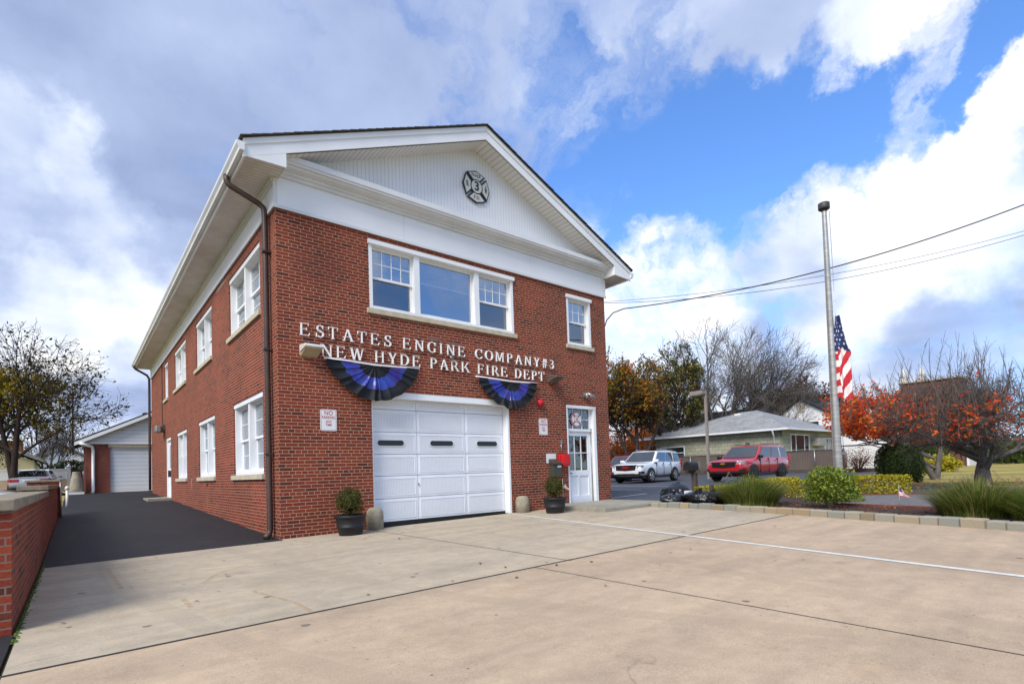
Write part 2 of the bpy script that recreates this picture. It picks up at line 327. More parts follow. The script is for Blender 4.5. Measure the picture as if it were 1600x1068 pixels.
def glass(name, refl, tint, k=1.4):
    t = MT(name); nt_ = t.t; g = t.n('ShaderNodeBsdfGlossy'); g.inputs['Roughness'].default_value = .012; g.inputs['Color'].default_value = (.9, .95, 1, 1)
    tr = t.n('ShaderNodeBsdfTransparent'); tr.inputs[0].default_value = (*tint, 1)
    f = t.n('ShaderNodeFresnel'); f.inputs[0].default_value = 1.5; ff = t.math('MULTIPLY', f.outputs[0], k); fa = t.math('ADD', ff, refl); fm = t.math('MINIMUM', fa, .95)
    mx = t.n('ShaderNodeMixShader'); t.l(fm, mx.inputs[0]); t.l(tr.outputs[0], mx.inputs[1]); t.l(g.outputs[0], mx.inputs[2]); t.l(mx.outputs[0], nt_.nodes['Material Output'].inputs[0])
    b = t.n('ShaderNodeBump'); b.inputs['Strength'].default_value = .06; b.inputs['Distance'].default_value = .02; t.l(t.noise(2.2, 2), b.inputs['Height']); t.l(b.outputs[0], g.inputs['Normal'])
glass('window_glass', .34, (.75, .82, .86)); glass('screen_glass', .16, (.40, .45, .50)); glass('side_glass', .03, (.62, .66, .68), .55); glass('door_glass', .10, (.5, .53, .5))
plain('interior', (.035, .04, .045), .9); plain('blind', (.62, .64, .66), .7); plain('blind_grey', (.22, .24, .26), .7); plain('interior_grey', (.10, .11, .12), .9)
plain('slot_black', (.01, .01, .012), .15)
plain('green_shingle', (.2, .2, .15), .8)
def shing():
    t = MT('asbestos_shingle'); b = t.n('ShaderNodeTexBrick', offset=.5); t.l(t.coord('UV'), b.inputs['Vector']); b.inputs['Scale'].default_value = 1; b.inputs['Brick Width'].default_value = .62
    b.inputs['Row Height'].default_value = .34; b.inputs['Mortar Size'].default_value = .02; b.inputs['Color1'].default_value = (.30, .30, .22, 1); b.inputs['Color2'].default_value = (.37, .365, .28, 1); b.inputs['Mortar'].default_value = (.19, .19, .14, 1)
    t.col(t.mix(1., b.outputs[0], t.ramp(t.noise(1.5, 5), [(.3, (.85, .85, .85)), (.7, (1.1, 1.1, 1.1))]), 'MULTIPLY')).set(.9, 0, .2)
shing()
def roofm(name, c):
    t = MT(name); b = t.n('ShaderNodeTexBrick', offset=.5); t.l(t.coord('UV'), b.inputs['Vector']); b.inputs['Scale'].default_value = 1; b.inputs['Brick Width'].default_value = .33
    b.inputs['Row Height'].default_value = .16; b.inputs['Mortar Size'].default_value = .012; b.inputs['Color1'].default_value = (*[x * .85 for x in c], 1); b.inputs['Color2'].default_value = (*[x * 1.12 for x in c], 1); b.inputs['Mortar'].default_value = (*[x * .6 for x in c], 1)
    t.col(t.mix(1., b.outputs[0], t.ramp(t.noise(.8, 6, .65), [(.3, (.78, .78, .78)), (.7, (1.15, 1.15, 1.15))]), 'MULTIPLY')).set(.9, 0, .25)
roofm('roof_grey', (.29, .295, .30)); roofm('roof_charcoal', (.045, .047, .052)); roofm('roof_tan', (.22, .21, .17))
plain('dull_brick', (.13, .055, .042), .9, var=.25, scale=2.5); plain('far_brick', (.16, .050, .035), .9, var=.25, scale=2.5)
plain('house_white', (.72, .73, .76), .7, var=.04, scale=.7)
plain('vinyl_white', (.72, .73, .76), .5, var=.04)
plain('peach_panel', (.50, .37, .27), .6, var=.05)
plain('cable', (.012, .012, .012), .6)

# ---------------------------------------------------------------- mesh helpers
def FRONT(u, v, w): return (u, -w, v)
def SIDE(u, v, w): return (-w, u, v)
class MB:
    def __init__(s, T=None): s.v = []; s.f = []; s.mi = []; s.mats = []; s.T = T or (lambda *a: a); s.sm = []
    def mid(s, m):
        if m not in s.mats: s.mats.append(m)
        return s.mats.index(m)
    def add(s, vs, fs, m=None, smooth=False, raw=False):
        o = len(s.v); s.v += [tuple(v) if raw else tuple(s.T(*v)) for v in vs]; k = s.mid(m) if m else 0
        for f in fs: s.f.append(tuple(i + o for i in f)); s.mi.append(k); s.sm.append(smooth)
    def box(s, x0, x1, y0, y1, z0, z1, m=None):
        s.add([(x, y, z) for x in (x0, x1) for y in (y0, y1) for z in (z0, z1)], [(0, 1, 3, 2), (4, 6, 7, 5), (0, 4, 5, 1), (2, 3, 7, 6), (0, 2, 6, 4), (1, 5, 7, 3)], m)
    def prism(s, pts, a0, a1, m=None, axis=2):   # 2D outline extruded along an axis
        n = len(pts)
        def P3(p, a):
            return (p[0], p[1], a) if axis == 2 else ((p[0], a, p[1]) if axis == 1 else (a, p[0], p[1]))
        s.add([P3(p, a0) for p in pts] + [P3(p, a1) for p in pts], [tuple(range(n))[::-1], tuple(range(n, 2 * n))] + [(i, (i + 1) % n, (i + 1) % n + n, i + n) for i in range(n)], m)
    def tube(s, pts, rads, n=8, m=None, caps=True, smooth=True):
        pts = [Vector(p) for p in pts]; vs = []; fs = []
        if isinstance(rads, (int, float)): rads = [rads] * len(pts)
        ref = None
        for i, p in enumerate(pts):
            d = (pts[min(i + 1, len(pts) - 1)] - pts[max(i - 1, 0)]).normalized()
            if ref is None: ref = d.orthogonal().normalized()
            ref = (ref - d * ref.dot(d)); ref = ref.normalized() if ref.length > 1e-6 else d.orthogonal().normalized()
            b = d.cross(ref)
            for k in range(n):
                a = 2 * math.pi * k / n; vs.append(p + (ref * math.cos(a) + b * math.sin(a)) * rads[i])
        for i in range(len(pts) - 1):
            for k in range(n): fs.append((i * n + k, i * n + (k + 1) % n, (i + 1) * n + (k + 1) % n, (i + 1) * n + k))
        if caps: fs += [tuple(range(n))[::-1], tuple(range((len(pts) - 1) * n, len(pts) * n))]
        s.add(vs, fs, m, smooth)
    def lathe(s, prof, c=(0, 0, 0), n=20, m=None, axis=2, smooth=True):
        vs = []; fs = []
        for r, h in prof:
            for k in range(n):
                a = 2 * math.pi * k / n; x, y = r * math.cos(a), r * math.sin(a)
                vs.append((c[0] + x, c[1] + y, c[2] + h) if axis == 2 else ((c[0] + x, c[1] + h, c[2] + y) if axis == 1 else (c[0] + h, c[1] + x, c[2] + y)))
        for i in range(len(prof) - 1):
            for k in range(n): fs.append((i * n + k, i * n + (k + 1) % n, (i + 1) * n + (k + 1) % n, (i + 1) * n + k))
        fs += [tuple(range(n))[::-1], tuple(range((len(prof) - 1) * n, len(prof) * n))]
        s.add(vs, fs, m, smooth)
    def build(s, name, mat=None, parent=None, loc=None, uv=True, bevel=0, fix=True):
        me = bpy.data.meshes.new(name); me.from_pydata(s.v, [], s.f)
        if s.mats and s.mats[0] is not None:
            for m in s.mats: me.materials.append(M[m])
        if mat: 
            if not len(me.materials): me.materials.append(M[mat])
        me.polygons.foreach_set('material_index', s.mi if (s.mats and s.mats[0] is not None) else [0] * len(s.f))
        me.polygons.foreach_set('use_smooth', s.sm)
        if fix:
            bm = bmesh.new(); bm.from_mesh(me); bmesh.ops.recalc_face_normals(bm, faces=bm.faces); bm.to_mesh(me); bm.free()
        if uv:
            ul = me.uv_layers.new(name='UVMap'); d = ul.data
            for p in me.polygons:
                nx, ny, nz = (abs(c) for c in p.normal)
                for li in p.loop_indices:
                    c = me.vertices[me.loops[li].vertex_index].co
                    d[li].uv = (c.x, c.y) if nz > max(nx, ny) else ((c.y, c.z) if nx > ny else (c.x, c.z))
        o = bpy.data.objects.new(name, me); COL.objects.link(o)
        if parent:
            o.parent = parent
            if parent.type == 'EMPTY': o.matrix_parent_inverse = Matrix.Translation(-parent.location)
        if loc: o.location = loc
        if bevel:
            b = o.modifiers.new('b', 'BEVEL'); b.width = bevel; b.segments = 2; b.limit_method = 'ANGLE'; b.angle_limit = R(40)
        return o
def tag(o, label=None, cat=None, group=None, kind=None):
    if label: o['label'] = label
    if cat: o['category'] = cat
    if group: o['group'] = group
    if kind: o['kind'] = kind
    return o
def empty(name, loc, label, cat, group=None, rz=0):
    o = bpy.data.objects.new(name, None); COL.objects.link(o); o.location = loc; o.rotation_euler = (0, 0, rz); o.empty_display_size = .2
    return tag(o, label, cat, group)
def struct(mb, name, mat): return tag(mb.build(name, mat), kind='structure')
def gz(x, y):
    a = .0117 * min(max(x, -4), 10); t = min(max((4 - x) / 3, 0), 1); return a + .0286 * min(max(y, 0), 22) * t

def dup(o, parent=None):
    c = o.copy(); COL.objects.link(c)
    if parent: c.parent = parent
    for ch in list(o.children): dup(ch, c)
    return c
#PART2

# ================================================================ GROUND
def sheet(name, mat, x0, x1, y0, y1, dz, nx=24, ny=24, hf=gz):
    b = MB(); vs = [(x0 + (x1 - x0) * i / nx, y0 + (y1 - y0) * j / ny) for j in range(ny + 1) for i in range(nx + 1)]
    b.add([(x, y, hf(x, y) + dz) for x, y in vs], [(j * (nx + 1) + i, j * (nx + 1) + i + 1, (j + 1) * (nx + 1) + i + 1, (j + 1) * (nx + 1) + i) for j in range(ny) for i in range(nx)])
    return struct(b, name, mat)
g = MB(); xs = [-900, -300, -100, -40, -20, -10, -4, -3.2, -2, 0, 2, 4, 6, 8, 10, 14, 20, 30, 45, 80, 200, 900]; ys = [-900, -200, -60, -20, -10, -5, 0, 3, 6, 10, 14, 18, 22, 26, 40, 80, 200, 900]
g.add([(x, y, gz(x, y) - .06) for y in ys for x in xs], [(j * len(xs) + i, j * len(xs) + i + 1, (j + 1) * len(xs) + i + 1, (j + 1) * len(xs) + i) for j in range(len(ys) - 1) for i in range(len(xs) - 1)])
struct(g, 'ground', 'lawn')
sheet('driveway', 'asphalt_black', -3.14, .05, -.19, 24.5, -.004, 8, 40)
sheet('joint_base', 'joint_dark', -3.12, 8.2, -18, -.0, -.014, 8, 8)
# concrete slabs with 12 mm joints
def slab(name, mat, cells):
    b = MB()
    for poly in cells: b.prism([(x, y) for x, y in poly], -.12, 0, None)
    b.v = [(x, y, z + gz(x, y)) for x, y, z in b.v]
    return struct(b, name, mat)
def rect(x0, x1, y0, y1, n=1):
    j = .008; return [(x0 + j, y0 + j), (x1 - j, y0 + j), (x1 - j, y1 - j), (x0 + j, y1 - j)]
slab('concrete_apron', 'concrete_grey', [rect(-3.12, 1.62, -5.45, -.19), [(1.628, -5.442), (4.05, -5.442), (5.02, -.26), (5.02, .0), (1.628, .0)], [(4.066, -5.442), (8.1, -5.442), (8.1, .0), (5.036, .0), (5.036, -.26)], rect(0, 1.62, -.19, 0)])
slab('concrete_pavement', 'concrete_tan', [rect(-3.12, 1.1, -18, -5.45), [(1.108, -18), (1.95, -18), (4.04, -5.458), (1.108, -5.458)], [(1.966, -18), (8.2, -18), (8.2, -5.458), (4.056, -5.458)]])
def strip(b, p, q, wd, dz, n=14):
    p, q = Vector(p), Vector(q); d = (q - p).normalized(); s = Vector((-d.y, d.x)) * wd / 2
    for i in range(n):
        a, c = p.lerp(q, i / n), p.lerp(q, (i + 1) / n)
        b.add([(v.x, v.y, gz(v.x, v.y) + dz) for v in (a - s, c - s, c + s, a + s)], [(0, 1, 2, 3)])
b = MB(); strip(b, (-3.12, -5.45), (8.0, -5.45), .034, .003); struct(b, 'expansion_joint', 'joint_dark')
b = MB(); strip(b, (1.104, -5.47), (1.104, -18), .008, .0025); strip(b, (1.624, -.1), (1.624, -5.43), .012, .0025); strip(b, (-3.12, -11.5), (8.0, -11.5), .02, .0025); struct(b, 'slab_joint', 'joint_grey')
b = MB(); strip(b, (5.06, -.30), (3.55, -8.3), .085, .004); strip(b, (3.55, -8.3), (3.2, -10.4), .085, .004); struct(b, 'painted_line', 'line_white')
sheet('parking_lot', 'asphalt_lot', 8.95, 43, -2.1, 26, -.006, 20, 20)
b = MB()
b.prism([(8.96, -2.1), (26, -2.1), (21.2, -2.9), (19.2, -4.0), (17, -6.2), (15.2, -9), (12.6, -11), (9.5, -8.6), (8.2, -6), (8.2, -2.1)], -.2, .105)
struct(b, 'asphalt_loop', 'asphalt_lot')
b = MB(); strip(b, (9.9, 1.0), (12.6, 1.5), .09, .002, 4); strip(b, (15, 3.5), (15.1, 9), .09, .002, 4); strip(b, (18.2, 3.5), (18.3, 9), .09, .002, 4); struct(b, 'parking_line', 'line_white')
def scuffm():
    t = MT('scuff'); t.col((.50, .27, .08)).set(.9, 0, .2); tr = t.n('ShaderNodeBsdfTransparent'); mx = t.n('ShaderNodeMixShader'); o = t.t.nodes['Material Output']
    t.l(t.math('MULTIPLY', t.ramp(t.noise(14, 5, .7), [(.35, (0, 0, 0)), (.65, (1, 1, 1))]), .30), mx.inputs[0]); t.l(tr.outputs[0], mx.inputs[1]); t.l(t.b.outputs[0], mx.inputs[2]); t.l(mx.outputs[0], o.inputs[0])
    t = MT('tyre_mark'); t.col((.10, .085, .07)).set(.9, 0, .2); tr = t.n('ShaderNodeBsdfTransparent'); mx = t.n('ShaderNodeMixShader'); o = t.t.nodes['Material Output']
    t.l(t.math('MULTIPLY', t.ramp(t.noise(5, 6, .75), [(.42, (0, 0, 0)), (.75, (1, 1, 1))]), .15), mx.inputs[0]); t.l(tr.outputs[0], mx.inputs[1]); t.l(t.b.outputs[0], mx.inputs[2]); t.l(mx.outputs[0], o.inputs[0])
scuffm()
def gp(px, py): d = pdir(px, py); q = CAM + d * (-CAM.z / d.z); return (q.x, q.y)
def arcs(name, mat, lines, wd, dz):
    b = MB()
    for ln in lines:
        for p, q in zip(ln, ln[1:]): strip(b, p, q, wd, dz, 3)
    b.v = [(x, y, z) for x, y, z in b.v]; struct(b, name, mat)
arcs('rust_scuff', 'scuff', [[gp(318, 908), gp(332, 898), gp(350, 890), gp(386, 881)], [gp(168, 884), gp(176, 897), gp(190, 915)], [gp(395, 920), gp(430, 930), gp(462, 938), gp(486, 952)], [gp(285, 930), gp(300, 945)]], .045, .0016)
arcs('tyre_mark', 'tyre_mark', [[(2.6, -.2), (2.55, -3), (2.3, -6.5), (1.6, -9.4)], [(4.3, -.2), (4.25, -3), (4.0, -6.5), (3.2, -9.4)], [(-2.5, -.3), (-2.4, -3), (-1.9, -6), (-1.0, -9)], [(-.95, -.3), (-.8, -3), (-.2, -6), (.9, -8.6)]], .2, .0012)
rs_ = random.Random(5); b = MB()
for i in range(60):
    x, y = rs_.uniform(-3, 7.5), rs_.uniform(-9, -.4); k_ = rs_.uniform(.008, .035); pts_ = [(x + k_ * rs_.uniform(.7, 1.2) * math.cos(a_ * .785), y + k_ * rs_.uniform(.7, 1.2) * math.sin(a_ * .785), gz(x, y) + .002) for a_ in range(8)]; b.add(pts_, [tuple(range(8))])
tag(b.build('oil_spots', 'joint_grey'), 'small dark drips and spots on the concrete apron', 'spots', kind='stuff')
# moss beside the boundary wall
b = MB(); 
for i in range(420):
    y = rnd.uniform(-4.6, .2); x = -3.13 + abs(rnd.gauss(0, .018)); s_ = rnd.uniform(.005, .015); z = gz(x, y)
    b.lathe([(s_, 0), (s_ * .8, s_ * .5), (s_ * .2, s_ * .8)], (x, y, z - .004), 5)
tag(b.build('moss', 'moss'), 'low green moss along the foot of the boundary wall', 'moss', kind='stuff')
b = MB()
for i in range(70):
    if i < 45: x, y = rnd.uniform(-3, 8), rnd.uniform(-7, -.3)
    else: x, y = rnd.uniform(-3, -.1), rnd.uniform(0, 20)
    z = gz(x, y) + .006; a = rnd.uniform(0, 6.3); s_ = rnd.uniform(.012, .03); u = Vector((math.cos(a), math.sin(a), .15)) * s_; v = Vector((-math.sin(a), math.cos(a), .1)) * s_ * .7; c = Vector((x, y, z + s_ * .2))
    b.add([c - u, c - v, c + u, c + v], [(0, 1, 2, 3)])
tag(b.build('fallen_leaves', 'leaf_rust'), 'scattered dry leaves on the concrete and driveway', 'fallen leaves', kind='stuff')

# ================================================================ FIRE STATION
W, L, HB = 8.95, 20.2, 5.945
fs = empty('fire_station', (W / 2, L / 2, 0), 'two-storey red brick fire house with white gable, white bay door and lettering over it', 'building')
def wall_holes(b, T, u0, u1, v0, v1, holes, depth):
    us = sorted({u0, u1, *[h[0] for h in holes], *[h[1] for h in holes]}); vs = sorted({v0, v1, *[h[2] for h in holes], *[h[3] for h in holes]})
    def inh(a, c): return any(h[0] - 1e-6 < a < h[1] and h[2] - 1e-6 < c < h[3] for h in holes)
    for i in range(len(us) - 1):
        for j in range(len(vs) - 1):
            if inh((us[i] + us[i + 1]) / 2, (vs[j] + vs[j + 1]) / 2): continue
            b.add([T(us[i], vs[j], 0), T(us[i + 1], vs[j], 0), T(us[i + 1], vs[j + 1], 0), T(us[i], vs[j + 1], 0)], [(0, 1, 2, 3)])
    for a, c, e_, h in holes:
        for p, q in (((a, e_), (c, e_)), ((c, e_), (c, h)), ((c, h), (a, h)), ((a, h), (a, e_))):
            b.add([T(*p, 0), T(*q, 0), T(*q, -depth), T(*p, -depth)], [(0, 1, 2, 3)])
FW = dict(bay=(1.767, 5.533, 4.41, 5.81), small=(7.392, 8.338, 4.408, 5.763))
GD = (1.76, 5.29, -.2, 2.76); DR = (7.247, 8.396, -.2, 2.772)
SW = [(1.0, 3.49, 1.169, 2.773), (5.55, 7.92, 1.169, 2.773), (10.05, 12.18, 1.169, 2.773), (1.07, 3.79, 4.345, 5.732), (5.81, 8.23, 4.345, 5.732), (10.08, 12.65, 4.345, 5.732), (14.4, 15.5, 4.345, 5.78)]
SD = (13.75, 15.1, 0, 2.78)
b = MB()
wall_holes(b, FRONT, 0, W, -.2, HB, [*FW.values(), GD, DR], .3)
wall_holes(b, SIDE, 0, L, -.2, HB, [*SW, SD], .36)
b.add([(W, 0, -.2), (W, L, -.2), (W, L, HB), (W, 0, HB)], [(0, 1, 2, 3)]); b.add([(0, L, -.2), (W, L, -.2), (W, L, HB), (0, L, HB)], [(0, 1, 2, 3)])
b.build('brick_wall', 'brick', fs, fix=False)
# white frieze band wrapping the top of the wall
b = MB(); b.box(-.035, W + .035, -.035, L, HB, 6.53); b.build('frieze', 'frieze_white', fs)
b = MB(); b.box(-.05, W + .05, -.05, -.03, HB - .02, HB + .035); b.box(-.05, -.03, -.03, L, HB - .02, HB + .035)
for x in (2.55, 6.1): b.box(x, x + .012, -.0385, -.03, HB + .04, 6.5)
b.box(-.04, .03, -.04, -.03, 6.0, 6.52); b.build('frieze_trim', 'cornice_white', fs)
# pediment cornice: profile in (y, z) run along x
prof = [(.0, 6.50), (-.08, 6.50), (-.08, 6.545), (-.125, 6.56), (-.125, 6.60), (-.16, 6.605), (-.235, 6.625), (-.25, 6.66), (-.29, 6.665), (-.29, 6.70), (-.31, 6.71), (-.31, 6.815), (.0, 6.835)]
b = MB(); b.prism(prof, -.03, W + .02, None, 0); b.build('cornice', 'cornice_white', fs)
# tympanum
AX = W / 2; SL = (8.93 - 6.70) / (AX + .63); EY = -.5
def rz_(x, off=0): return 6.70 + (AX + .63 - abs(x - AX)) * SL + off
b = MB(); b.prism([(-.2, 6.70), (W + .2, 6.70), (AX, 8.74)], -.0, .02, None, 1); b.build('gable_siding', 'beadboard', fs)
# roof: two slabs with shingles, ragged at the rake
b = MB()
for sgn in (-1, 1):
    def X(t): return AX + sgn * t
    n = 40; T_ = AX + .68
    for (t0, z0, t1, z1) in ((0, 8.955, T_, 8.955 - T_ * SL),):
        b.add([(X(t0), EY - .03, z0 + .018), (X(t1), EY - .03, z1 + .018), (X(t1), L + .5, z1 + .018), (X(t0), L + .5, z0 + .018), (X(t0), EY - .03, z0 - .01), (X(t1), EY - .03, z1 - .01), (X(t1), L + .5, z1 - .01), (X(t0), L + .5, z0 - .01)],
              [(0, 1, 2, 3), (4, 5, 6, 7), (0, 1, 5, 4), (1, 2, 6, 5), (2, 3, 7, 6), (3, 0, 4, 7)])
    for i in range(30):
        t0 = i / 30 * T_; t1 = (i + 1) / 30 * T_; z0 = 8.955 - t0 * SL; z1 = 8.955 - t1 * SL; j = rnd.uniform(0, .012)
        b.add([(X(t0), EY - .045 - j, z0 + .022), (X(t1), EY - .045 - j, z1 + .032), (X(t1), EY + .3, z1 + .032), (X(t0), EY + .3, z0 + .022), (X(t0), EY - .045 - j, z0 + .002), (X(t1), EY - .045 - j, z1 + .002)],
              [(0, 1, 2, 3), (0, 1, 5, 4)])
b.build('roof', 'shingle_dark', fs)
# rake fascia in two steps + soffit under the rake
def rake(z_top, z_bot, y0, y1, name, mat, xe=.63):
    b = MB()
    for sgn in (-1, 1):
        x0 = AX; x1 = AX + sgn * (AX + xe)
        za = 8.945 + z_top; zb_ = 8.945 - (AX + xe) * SL + z_top; d = z_top - z_bot
        b.add([(x0, y0, za), (x1, y0, zb_), (x1, y0, zb_ - d), (x0, y0, za - d), (x0, y1, za), (x1, y1, zb_), (x1, y1, zb_ - d), (x0, y1, za - d)], [(0, 1, 2, 3), (4, 5, 6, 7), (0, 1, 5, 4), (2, 3, 7, 6), (1, 2, 6, 5), (0, 3, 7, 4)])
    return b.build(name, mat, fs)
rake(.0, -.105, EY, EY + .045, 'rake_trim', 'white_paint')
rake(-.10, -.30, EY + .02, EY + .05, 'rake_board', 'frieze_white')
b = MB()
for sgn in (-1, 1):
    x1 = AX + sgn * (AX - .05); zt = 8.63; ze = 8.63 - (AX - .05) * SL
    b.add([(AX, EY + .05, zt), (x1, EY + .05, ze), (x1, 0, ze), (AX, 0, zt)], [(0, 1, 2, 3)])
b.build('rake_soffit', 'rake_soffit', fs, fix=False)
# cornice returns (the boxed corners), side soffits and fascias
b = MB()
for x0, x1, xi in ((-.61, -.035, -.035), (W + .61, W + .035, W + .035)):
    xa, xb = min(x0, x1), max(x0, x1)
    b.prism([(x0, 6.44), (xi, 6.46), (xi + (.10 if x0 < 0 else -.10), 6.46), (xi + (.10 if x0 < 0 else -.10), 6.75), (x0, 6.67)], EY + .022, EY + .052, None, 1)
    b.box(*( (.05, .062) if x0 < 0 else (W - .062, W - .05)), EY + .052, 0, 6.46, 6.76)
    b.box(min(x0, x0 + (.03 if x0 < 0 else -.03)), max(x0, x0 + (.03 if x0 < 0 else -.03)), EY + .05, L + .45, 6.44, 6.66)
b.build('fascia', 'white_paint', fs)
b = MB()
for x0, x1 in ((-.58, .05), (W - .05, W + .58)):
    b.add([(x0, EY + .05, 6.475), (x1, EY + .05, 6.475), (x1, 0 if 0 else L + .45, 6.475), (x0, L + .45, 6.475)], [(0, 1, 2, 3)])
b.build('eave_soffit', 'soffit', fs, fix=False)
b = MB()
for s_, x in ((-1, -.61), (1, W + .61)):
    pr_ = [(x, 6.63), (x + s_ * .005, 6.50), (x + s_ * .075, 6.50), (x + s_ * .085, 6.55), (x + s_ * .12, 6.60), (x + s_ * .125, 6.645), (x + s_ * .112, 6.645), (x + s_ * .105, 6.60), (x + s_ * .02, 6.53), (x + s_ * .012, 6.63)]
    b.prism(pr_, EY - .02, L + .5, None, 1)
    b.prism([(x, 6.50), (x + s_ * .075, 6.50), (x + s_ * .12, 6.60), (x + s_ * .125, 6.645), (x, 6.64)], EY - .025, EY - .02, None, 1)
b.build('gutter', 'cornice_white', fs)
b = MB(); b.box(-.075, -.03, -.02, L, 6.40, 6.475); b.box(-.055, -.02, -.02, L, 6.34, 6.40); b.build('eave_moulding', 'cornice_white', fs)
# downspouts
def spout(pts, name='downspout'):
    b = MB(); pts = [Vector(p) for p in pts]
    # rounded rectangular pipe
    for i in range(len(pts) - 1): pass
    b.tube(pts, .052, 10, caps=True); return b
b = spout([(-.68, .50, 6.53), (-.68, .50, 6.44), (-.66, .49, 6.38), (-.62, .48, 6.34), (-.17, .40, 6.12), (-.10, .38, 6.05), (-.085, .36, 5.95), (-.085, .33, 3), (-.085, .32, .16), (-.11, .30, .07), (-.19, .24, .03)])
for z in (1.5, 3.4, 5.2): b.box(-.15, .0, .27, .40, z, z + .03)
b.build('downspout', 'brown_pipe', fs)
b = spout([(-.68, L - .1, 6.53), (-.68, L - .1, 6.44), (-.62, L - .1, 6.36), (-.17, L + .02, 6.12), (-.085, L - .02, 5.95), (-.085, L - .02, 3), (-.085, L - .02, .7)]); b.build('downspout', 'brown_pipe', fs)
b = MB(SIDE); b.box(6.55, 6.78, .93, 1.0, -.02, .006); b.build('wall_vent', 'slot_black', fs)
b = MB(); b.tube([(-.02, 16.1, 6), (-.02, 16.1, 3.4), (-.03, 15.9, 3.3), (-.03, 15.6, 3.32)], .02, 6); b.build('conduit', 'brown_pipe', fs)

def window(T, hole, lites, root, side=False, name='window', double=None, fr=.075, sill=True, rec=.0):
    u0, u1, v0, v1 = hole; dep = .15; wf = -rec; ug = -rec - dep + .03
    dep = .16 if side else .15; ug = -rec - dep + .03; fm = MB(T); gm_ = 'side_glass' if side else 'window_glass'
    # outer frame
    hh = .10
    fm.box(u0 + .002, u0 + fr, v0 + .002, v1 - hh, ug - .04, wf); fm.box(u1 - fr, u1 - .002, v0 + .002, v1 - hh, ug - .04, wf - .001)
    fm.box(u0 + .002, u1 - .002, v1 - hh, v1 - .002, ug - .04, wf + .02); fm.box(u0 + fr, u1 - fr, v0 + .002, v0 + .07, ug - .04, wf - .004)
    if not side: fm.box(u0 - .02, u1 + .02, v1 - .085, v1 + .0, wf + .0, wf + .05)
    n = len(lites); us = []
    mw = .10 if side else .13; tot = u1 - u0 - 2 * fr - mw * (n - 1); acc = u0 + fr
    for k, (wd, kind) in enumerate(lites):
        a = acc; c = acc + tot * wd; us.append((a, c, kind)); acc = c + mw
        if k < n - 1: fm.box(c, c + mw, v0 + .07, v1 - hh, ug - .04, wf - .003)
    fo = fm.build(name, 'white_paint', root)
    bl = MB(T); inn = MB(T)
    va, vb = v0 + .07, v1 - hh; vm = va + (vb - va) * (.50 if not side else .49)
    for a, c, kind in us:
        sm_ = MB(T); pane = MB(T); low = MB(T); mun = MB(T)
        t = .035 if side else .045
        def sash(x0, x1, y0, y1, w0, bt=.05, tp=.045):
            sm_.box(x0, x0 + t, y0, y1, w0 - .035, w0); sm_.box(x1 - t, x1, y0, y1, w0 - .035, w0)
            sm_.box(x0 + t, x1 - t, y0, y0 + bt, w0 - .035, w0 - .001); sm_.box(x0 + t, x1 - t, y1 - tp, y1, w0 - .035, w0 - .001)
        if kind == 'fixed':
            sash(a, c, va, vb, ug + .02); pane.add([(a + t, va + .04, ug), (c - t, va + .04, ug), (c - t, vb - .04, ug), (a + t, vb - .04, ug)], [(0, 1, 2, 3)])
            tops = (va, vb)
        else:
            sash(a, c, vm - .03, vb, ug + .02); sash(a, c, va, vm + .02, ug - .015)
            pane.add([(a + t, vm, ug), (c - t, vm, ug), (c - t, vb - .04, ug), (a + t, vb - .04, ug)], [(0, 1, 2, 3)])
            low.add([(a + t, va + .04, ug - .03), (c - t, va + .04, ug - .03), (c - t, vm - .02, ug - .03), (a + t, vm - .02, ug - .03)], [(0, 1, 2, 3)])
            nx, ny = kind
            for i in range(1, nx):
                x = a + t + (c - a - 2 * t) * i / nx; mun.box(x - .008, x + .008, vm + .02, vb - .045, ug - .008, ug + .008)
                if side: mun.box(x - .008, x + .008, va + .05, vm - .03, ug - .034, ug - .02)
            for j in range(1, ny):
                y = vm + .02 + (vb - .045 - vm - .02) * j / ny; mun.box(a + t, c - t, y - .008, y + .008, ug - .007, ug + .007)
                y2 = va + .05 + (vm - va - .08) * j / ny
                if side: mun.box(a + t, c - t, y2 - .008, y2 + .008, ug - .033, ug - .021)
        sm_.build('sash', 'white_paint', fo)
        pane.build('pane', gm_, fo, fix=False)
        if low.v: low.build('lower_pane', 'side_glass' if side else 'screen_glass', fo, fix=False)
        if mun.v: mun.build('muntin', 'white_paint', fo)
        # blinds and a dark room behind
        ns = int((vb - va) / .05); lo_ = 0 if side else (.62 if kind == 'fixed' else .60)
        for i in range(ns):
            y = va + .02 + i * .05
            if (y - va) / (vb - va) < (lo_ if not side else 0): continue
            bl.add([(a + .02, y, ug - .09), (c - .02, y, ug - .09), (c - .02, y + .03, ug - .125), (a + .02, y + .03, ug - .125)], [(0, 1, 2, 3)])
        if not side: bl.box(a + .02, c - .02, va + (vb - va) * lo_ - .02, va + (vb - va) * lo_ + .01, ug - .12, ug - .09)
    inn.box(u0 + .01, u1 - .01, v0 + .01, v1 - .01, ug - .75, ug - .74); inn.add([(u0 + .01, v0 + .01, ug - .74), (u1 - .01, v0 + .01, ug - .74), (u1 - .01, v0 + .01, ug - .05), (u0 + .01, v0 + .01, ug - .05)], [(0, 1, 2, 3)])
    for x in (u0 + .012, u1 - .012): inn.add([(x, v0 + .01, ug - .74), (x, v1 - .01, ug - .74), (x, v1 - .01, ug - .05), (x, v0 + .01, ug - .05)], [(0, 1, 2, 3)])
    inn.add([(u0 + .01, v1 - .012, ug - .74), (u1 - .01, v1 - .012, ug - .74), (u1 - .01, v1 - .012, ug - .05), (u0 + .01, v1 - .012, ug - .05)], [(0, 1, 2, 3)])
